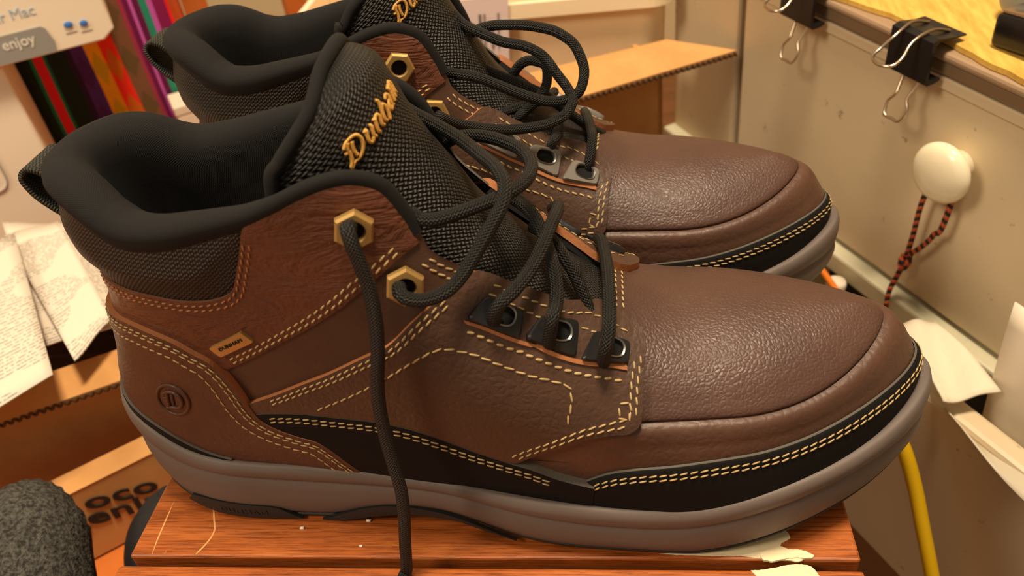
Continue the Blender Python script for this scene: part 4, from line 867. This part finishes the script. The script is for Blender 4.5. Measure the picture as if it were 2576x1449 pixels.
# storage tub standing behind it
M['tub'] = plain('translucent_tub', srgb(244, 216, 172), .35, spec=.5, var=.05, vscale=12, Subsurface_Weight=.0); M['tubrim'] = plain('tub_rim', srgb(248, 230, 196), .3, spec=.5)
tu_ = empty('storage_tub', (.10, .50, -.42)); tag(tu_, 'cream translucent plastic storage tub behind the cardboard box', 'tub')
def ring_(x0, x1, y0, y1, z, r_=.02, n=8):
    o_ = []
    for cx, cy, st in ((x1-r_, y1-r_, 0), (x0+r_, y1-r_, 90), (x0+r_, y0+r_, 180), (x1-r_, y0+r_, 270)):
        for k in range(n): th = math.radians(st+90*k/(n-1)); o_.append((cx+r_*math.cos(th), cy+r_*math.sin(th), z))
    return np.array(o_)
rings = [ring_(-.035, .230, .425, .590, -.415), ring_(-.050, .246, .408, .600, .042), ring_(-.056, .252, .402, .606, .043), ring_(-.056, .252, .402, .606, .0545), ring_(-.050, .246, .408, .600, .0545), ring_(-.046, .242, .412, .596, .03), ring_(-.031, .226, .429, .586, -.40)]
child('tub_body', np.concatenate([rings[0], rings[1]]), grid(2, 32, True, False), M['tub'], tu_, smooth=True); child('tub_rim', np.concatenate(rings[1:5]), grid(4, 32, True, False), M['tubrim'], tu_); child('tub_inside', np.concatenate(rings[4:]), grid(3, 32, True, False)+[tuple(range(64, 96))], M['tub'], tu_, smooth=True)
lab_ = empty('paper_label', (.10, .400, .03)); tag(lab_, 'printed paper label with barcode bars stuck to the storage tub', 'label')
def Lq(x0, x1, z0, z1, y, sk=.10): return [(x0, y, z0), (x1, y, z0), (x1+sk*(z1-z0), y, z1), (x0+sk*(z1-z0), y, z1)]
fslab('label_sheet', Lq(.068, .118, -.005, .062, .4005), .0008, plain('lilac_paper', srgb(226, 208, 206), .8), lab_)
M['ink'] = plain('grey_ink', srgb(120, 108, 104), .8)
for i, (a, w_) in enumerate([(.073, .0012), (.079, .0016), (.086, .0010), (.090, .0024), (.097, .0020), (.101, .0010), (.107, .0016), (.112, .0010)]):
    fslab('barcode_bar', Lq(a, a+w_, .022, .050 if i % 3 else .044, .3996), .0005, M['ink'], lab_)
# ------------------------------------------------------------------ low bench with boxes, cloth and papers
M['bench'] = plain('orange_bench', srgb(190, 104, 44), .4, var=.15, vscale=20)
bn = empty('bench', (-.5, .3, -.42)); tag(bn, 'low orange wood bench holding the boxes and papers', 'bench')
boxw('bench_top', -1.05, -.055, -.30, 1.0, -.185, -.160, M['bench'], bn, .003)
for x in (-1.02, -.10):
    for y in (-.27, .94): boxw('leg', x, x+.04, y, y+.04, -.42, -.184, M['bench'], bn)
TT = np.array([.85, .53, 0]); TT /= np.linalg.norm(TT); TN = np.array([TT[1], -TT[0], 0]); T0 = np.array([-.217, .46, 0])
def Tp(a, z, d): return T0+a*TT+d*TN+np.array([0, 0, z])
def tbox(name, a0, a1, z0, z1, d0, d1, mat, parent, bev=.001):
    V = [Tp(a, z, d) for d in (d1, d0) for a, z in ((a0, z0), (a1, z0), (a1, z1), (a0, z1))]
    o = child(name, V, [(0, 1, 2, 3), (7, 6, 5, 4), (0, 4, 5, 1), (1, 5, 6, 2), (2, 6, 7, 3), (3, 7, 4, 0)], mat, parent)
    if bev: bevel(o, bev)
    return o
M['whitecard'] = plain('white_carton', srgb(244, 228, 204), .55, spec=.35)
def ttext(body, size, a, z, d, mat, parent, name='lettering', tilt=0., bold=0.):
    tv, tf = text_mesh(body, size, .0002, 1.0, bold); c, s = math.cos(tilt), math.sin(tilt)
    V = [Tp(a+c*x-s*y, z+s*x+c*y, d+k) for x, y, k in tv]; return child(name, V, tf, mat, parent)
bx = empty('carton', tuple(Tp(-.3, -.16, .04))); tag(bx, 'tall white carton standing on the bench beside the striped cloth', 'box')
tbox('carton_body', -.42, -.1045, -.16, .066, .020, .09, M['whitecard'], bx, .002)
M['greyprint'] = plain('grey_print', srgb(170, 160, 150), .7)
mb = MB(); th = np.linspace(0, 2*math.pi, 40, endpoint=False); sq = np.array([Tp(-.158+.018*np.sign(math.cos(a))*abs(math.cos(a))**.5, -.005+.022*np.sign(math.sin(a))*abs(math.sin(a))**.5, .0905) for a in th]); tv, tf, _ = tube(sq, .0008, 5, True); mb.add(tv, tf); mb.obj('printed_outline', M['greyprint'], None).parent = None
po = bpy.data.objects['printed_outline']; po.parent = bx; po.matrix_parent_inverse = Matrix.Translation(bx.location).inverted()
ub = empty('printed_carton', tuple(Tp(-.2, .067, .06))); tag(ub, 'white printed carton with a grey tab and blue icons, atop the tall carton', 'box')
ol = [(-.40, .0695), (-.0285, .0695), (-.0185, .0760), (-.0195, .150), (-.40, .150)]; n = len(ol)
V = [Tp(a, z+(.0+(-.0105)*(a+.0285)*.0), d) for d in (.10, .02) for a, z in ol]
bevel(child('carton_body', V, [tuple(range(n)), tuple(reversed(range(n, 2*n)))]+[(n+i, n+(i+1) % n, (i+1) % n, i) for i in range(n)], M['whitecard'], ub), .0012)
M['tabgrey'] = plain('grey_tab', srgb(150, 148, 142), .6); M['iconblue'] = plain('blue_icon', srgb(70, 120, 200), .5); M['paleblue'] = plain('pale_blue_print', srgb(172, 190, 206), .6); M['whiteink'] = plain('white_ink', srgb(240, 235, 225), .6)
V = [Tp(a, z, d) for d in (.1008, .0998) for a, z in ((-.14, .0705), (-.0630, .0705), (-.0615, .0775), (-.0640, .0885), (-.0665, .0905), (-.14, .0905))]; n = 6
child('grey_tab', V, [tuple(range(n)), tuple(reversed(range(n, 2*n)))]+[(n+i, n+(i+1) % n, (i+1) % n, i) for i in range(n)], M['tabgrey'], ub)
ttext('enjoy', .0105, -.0965, .0800, .1010, M['whiteink'], ub); ttext('for your Mac', .0105, -.1205, .0995, .1002, M['paleblue'], ub)
for a, z in ((-.0480, .0868), (-.0375, .0852)):
    V = []; F = []
    for r_, d in ((.0032, .0999), (.0032, .1010), (.0015, .1014)): V += [Tp(a+r_*math.cos(2*math.pi*k/16)*(1 if a < -.04 else .9), z+.7*r_*math.sin(2*math.pi*k/16), d) for k in range(16)]
    child('icon', V, grid(3, 16, True)+[tuple(range(32, 48))], M['iconblue'], ub); tbox('icon_caption', a-.004, a+.004, z-.0062, z-.0054, .0999, .1004, M['greyprint'], ub, 0)
# striped cloth
t = NT('striped_weave'); c = t.n('ShaderNodeTexCoord'); sp = t.n('ShaderNodeSeparateXYZ'); t.l(c, 'UV', sp, 0)
q = t.n('ShaderNodeValToRGB'); q.color_ramp.interpolation = 'CONSTANT'; e = q.color_ramp.elements
cols = [(0, (22, 30, 24)), (.10, (24, 34, 26)), (.135, (30, 92, 70)), (.155, (170, 34, 44)), (.20, (30, 92, 70)), (.215, (26, 34, 26)), (.31, (40, 24, 44)), (.34, (64, 36, 84)), (.415, (214, 120, 24)), (.50, (206, 40, 24)), (.585, (120, 34, 34)), (.285, (92, 62, 44)), (.675, (118, 44, 60)), (.70, (84, 22, 60)), (.745, (150, 76, 140)), (.765, (76, 22, 56)), (.79, (34, 104, 84)), (.815, (140, 66, 130)), (.83, (96, 22, 60)), (.885, (206, 30, 26)), (.95, (140, 60, 30))]
while len(e) < len(cols): e.new(.5)
for el, (p_, k) in zip(e, cols): el.position = p_; el.color = srgb(*[min(255, int(c_*1.42)) for c_ in k])
t.t.links.new(sp.outputs[0], q.inputs[0])
zz = t.math('PINGPONG', t.math('MULTIPLY', sp.outputs[1], 46.0), 1.0); xx = t.math('PINGPONG', t.math('MULTIPLY', sp.outputs[0], 24.0), 1.0); tri = t.math('GREATER_THAN', t.math('ADD', zz, t.math('MULTIPLY', xx, .7)), .95)
inb = t.math('MULTIPLY', t.math('GREATER_THAN', sp.outputs[0], .34), t.math('LESS_THAN', sp.outputs[0], .675)); q2 = t.n('ShaderNodeHueSaturation'); q2.inputs['Hue'].default_value = .54; q2.inputs['Value'].default_value = .62; t.t.links.new(q.outputs[0], q2.inputs['Color'])
mx = t.n('ShaderNodeMix', data_type='RGBA'); t.t.links.new(t.math('MULTIPLY', tri, t.math('MULTIPLY', inb, .85)), mx.inputs[0]); t.t.links.new(q.outputs[0], mx.inputs[6]); t.t.links.new(q2.outputs[0], mx.inputs[7])
wv_ = t.math('SINE', t.math('MULTIPLY', sp.outputs[0], 900.0)); M['cloth'] = t.fin(mx.outputs[2], .9, t.bump(wv_, .3, .0006), spec=.15)
na, nz_ = 60, 24; aa = np.linspace(-.116, .040, na); zs = np.linspace(-.16, .135, nz_); A_, Z_ = np.meshgrid(aa, zs, indexing='ij'); dp_ = .003*np.sin(A_*170)*sstep(-.02, .03, A_)+.0015*np.sin(A_*60+Z_*25)
P = np.array([Tp(a, z, d) for a, z, d in zip(A_.ravel(), Z_.ravel(), dp_.ravel())]); uv = np.stack([(A_+.116)/.156, Z_], -1).reshape(-1, 2)
ct_ = mesh('striped_cloth', P, grid(na, nz_, False, True), M['cloth'], uv=uv); m = ct_.modifiers.new('so', 'SOLIDIFY'); m.thickness = .012; m.offset = 1; tag(ct_, 'folded woven cloth with red, orange, purple and green stripes', 'cloth')
wp = empty('white_carton', tuple(Tp(.06, -.16, -.02))); tag(wp, 'plain white carton half hidden between the striped cloth and the boots', 'box'); tbox('carton_body', .000, .060, -.16, -.022, .018, .055, M['whitecard'], wp, .002); tbox('carton_lid', -.0005, .0605, -.0225, -.014, .0175, .0555, M['whitecard'], wp, .001)
br = empty('wooden_rack', tuple(Tp(.09, -.16, -.06))); tag(br, 'brown wooden post rack behind the striped cloth', 'rack')
for a in (.045, .14): tbox('post', a, a+.022, -.16, .20, -.07, -.05, M['bench'], br)
tbox('rail', .03, .18, .085, .105, -.05, -.035, M['bench'], br)
# printed papers
t = NT('printed_paper'); c = t.n('ShaderNodeTexCoord'); sp = t.n('ShaderNodeSeparateXYZ'); t.l(c, 'UV', sp, 0)
ln_ = t.math('GREATER_THAN', t.math('SINE', t.math('MULTIPLY', sp.outputs[1], 2*math.pi/.0036)), .25); sc_ = t.n('ShaderNodeMapping'); sc_.inputs['Scale'].default_value = (500, 278, 1); t.l(c, 'UV', sc_, 0); wd2 = t.math('GREATER_THAN', t.noise(sc_.outputs[0], 1.0, 1, .5), .46)
blk = t.n('ShaderNodeMapping'); blk.inputs['Scale'].default_value = (18, 26, 1); t.l(c, 'UV', blk, 0); par = t.math('GREATER_THAN', t.noise(blk.outputs[0], 1.0, 0, .5), .47)
fc = t.math('MULTIPLY', t.math('MULTIPLY', ln_, wd2), t.math('MULTIPLY', par, .62)); mx = t.n('ShaderNodeMix', data_type='RGBA'); t.t.links.new(fc, mx.inputs[0]); mx.inputs[6].default_value = srgb(222, 210, 192); mx.inputs[7].default_value = srgb(84, 76, 72); M['printed'] = t.fin(mx.outputs[2], .7)
sheet('printed_sheet', [(-.275, .268, -.0345), (-.205, .262, -.0345), (-.108, .138, -.0345), (-.150, .120, -.0345)], .0010, M['printed'], 'printed white sheet lowest in the pile of papers', 'paper', amp=.0012, seed=1, group='papers beside the boots')
sheet('folded_leaflet', [(-.248, .236, -.0255), (-.212, .250, -.0255), (-.110, .135, -.0270), (-.116, .098, -.0275)], .0010, M['printed'], 'folded leaflet of dense print fanned out between two sheets', 'paper', amp=.0012, seed=2, group='papers beside the boots')
sheet('printed_sheet', [(-.300, .160, -.0180), (-.226, .222, -.0170), (-.114, .078, -.0205), (-.160, .020, -.0210)], .0010, M['printed'], 'white printed sheet uppermost, curling over the cardboard edge', 'paper', amp=.0012, seed=6, group='papers beside the boots')
M['blackfab'] = plain('black_fabric', srgb(28, 26, 28), .8, nscale=200, nstr=.4); M['redfab'] = plain('red_fabric', srgb(150, 26, 34), .8)
tr = empty('black_tray', (-.19, .16, -.16)); tag(tr, 'black tray with a red lining lying under the papers', 'tray')
boxw('tray_body', -.285, -.100, .150, .262, -.075, -.046, M['blackfab'], tr, .006); boxw('tray_lining', -.275, -.110, .160, .252, -.047, -.0425, M['redfab'], tr, .001); boxw('tray_foot', -.26, -.12, .165, .245, -.160, -.074, M['blackfab'], tr, .002)
# ------------------------------------------------------------------ printed cardboard box on the bench
EB0 = np.array([-.159, .071, 0]); ET = np.array([.061, .033, 0]); ET /= np.linalg.norm(ET); EN = np.array([ET[1], -ET[0], 0])
def Ep(a, z, d): return EB0+a*ET+d*EN+np.array([0, 0, z])
gb = empty('printed_box', tuple(Ep(.03, -.16, -.05))); tag(gb, 'low cardboard carton with bold black lettering beside the grey sock', 'box')
fslab('wall', [Ep(-.30, -.159, -.022), Ep(.105, -.159, -.022), Ep(.105, -.052, -.022), Ep(-.30, -.052, -.022)], .004, M['card'], gb)
fl = fslab('flap', [Ep(-.30, -.0500, .0), Ep(.105, -.0500, .0), Ep(.105, -.0480, -.030), Ep(-.30, -.0480, -.030)], .0040, M['card'], gb); flutes(Ep(-.30, -.0520, .0004), Ep(.105, -.0520, .0004), (0, 0, 1), .004, fl)
GT = np.array([.781, .625, 0]); GT /= np.linalg.norm(GT); GN = np.array([GT[1], -GT[0], 0]); G0 = np.array([-.128, .062, 0])
def Gp(a, z, d): return G0+a*GT+d*GN+np.array([0, 0, z])
ff = fslab('front_flap', [Gp(-.16, -.158, 0), Gp(.062, -.158, 0), Gp(.062, -.1005, 0), Gp(-.16, -.1005, 0)], .004, M['card'], gb); fslab('fold', [Gp(-.16, -.1000, .0005), Gp(.062, -.1000, .0005), Gp(.062, -.096, -.014), Gp(-.16, -.096, -.014)], .003, M['card'], gb)
M['blackink'] = plain('black_ink', srgb(34, 26, 24), .7)
for body, a, z, sz in (('oco', -.0030, -.1180, .019), ('geniu', -.0180, -.1270, .019)):
    tv, tf = text_mesh(body, sz, .0003, 1.02, .018); sh = -.30
    child('lettering', [Gp(a+x*1.38, z+y+sh*x*1.38, .0006+k) for x, y, k in tv], tf, M['blackink'], ff)
# grey knitted sock
t = NT('grey_knit'); v = t.coord(); kn_ = t.noise(t.coord(scale=(1, 1, .55)), 520, 2, .6); sn = t.math('SINE', t.math('MULTIPLY', sep_ := t.noise(v, 18, 2), 60.0)); M['knit'] = t.fin(t.ramp(kn_, [(.35, srgb(48, 47, 44)), (.65, srgb(92, 90, 84))]), .95, t.bump(kn_, 1.0, .002), spec=.1)
def sock():
    rt = empty('sock', (-.095, .0, -.16)); tag(rt, 'dark grey knitted sock lying against the printed cardboard carton', 'sock')
    path = dense(np.array([(-.112, .028, -.068), (-.108, .012, -.061), (-.098, -.010, -.063), (-.088, -.034, -.080), (-.082, -.066, -.112), (-.078, -.094, -.122)]), 8); n = len(path); s = np.linspace(0, 1, n)
    rr = .028*np.clip(np.sqrt(np.clip(1-(1-np.clip(s/.30, 0, 1))**2, 0, 1)), .06, 1)*np.interp(s, [0, .5, 1], [1.0, .98, .9]); tv, tf, tu = tube(path, rr, 40)
    a = np.arctan2(np.sin(np.arange(40)/40*2*math.pi), np.cos(np.arange(40)/40*2*math.pi)); V = tv.reshape(n, 40, 3); c = path[:, None]; V = c+(V-c)*(1+.030*np.cos(a*20))[None, :, None]
    V[..., 2] = np.maximum(V[..., 2], -.159)
    child('sock_body', V.reshape(-1, 3), tf, M['knit'], rt, smooth=True)
    e_ = path[-1]; d_ = (path[-1]-path[-4]); d_ /= np.linalg.norm(d_); tv, tf, tu = tube(np.array([e_-d_*.002, e_+d_*.012, e_+d_*.030]), [.0260, .0265, .0250], 40); tv[:, 2] = np.maximum(tv[:, 2], -.159); child('cuff', tv, tf, M['knit'], rt, smooth=True)
sock()
st = empty('pouch', (-.045, .02, -.16)); tag(st, 'black soft pouch wedged between the carton and the table edge', 'pouch')
pth = dense(np.array([(-.055, .060, -.120), (-.052, .044, -.100), (-.049, .026, -.096), (-.044, .006, -.100), (-.040, -.016, -.118)]), 6); tv, tf, tu = tube(pth, .020*np.clip(np.sin(np.linspace(.35, math.pi-.35, len(pth))), .3, 1)+.004, 20); tv[:, 2] = np.maximum(tv[:, 2], -.1595); child('pouch_body', tv, tf, M['blackfab'], st, smooth=True)
tv, tf, tu = tube(dense(np.array([(-.055, .058, -.103), (-.047, .026, -.074), (-.038, -.012, -.100)]), 8), .0015, 8); child('zip', tv, tf, M['gunmetal'], st, smooth=True)
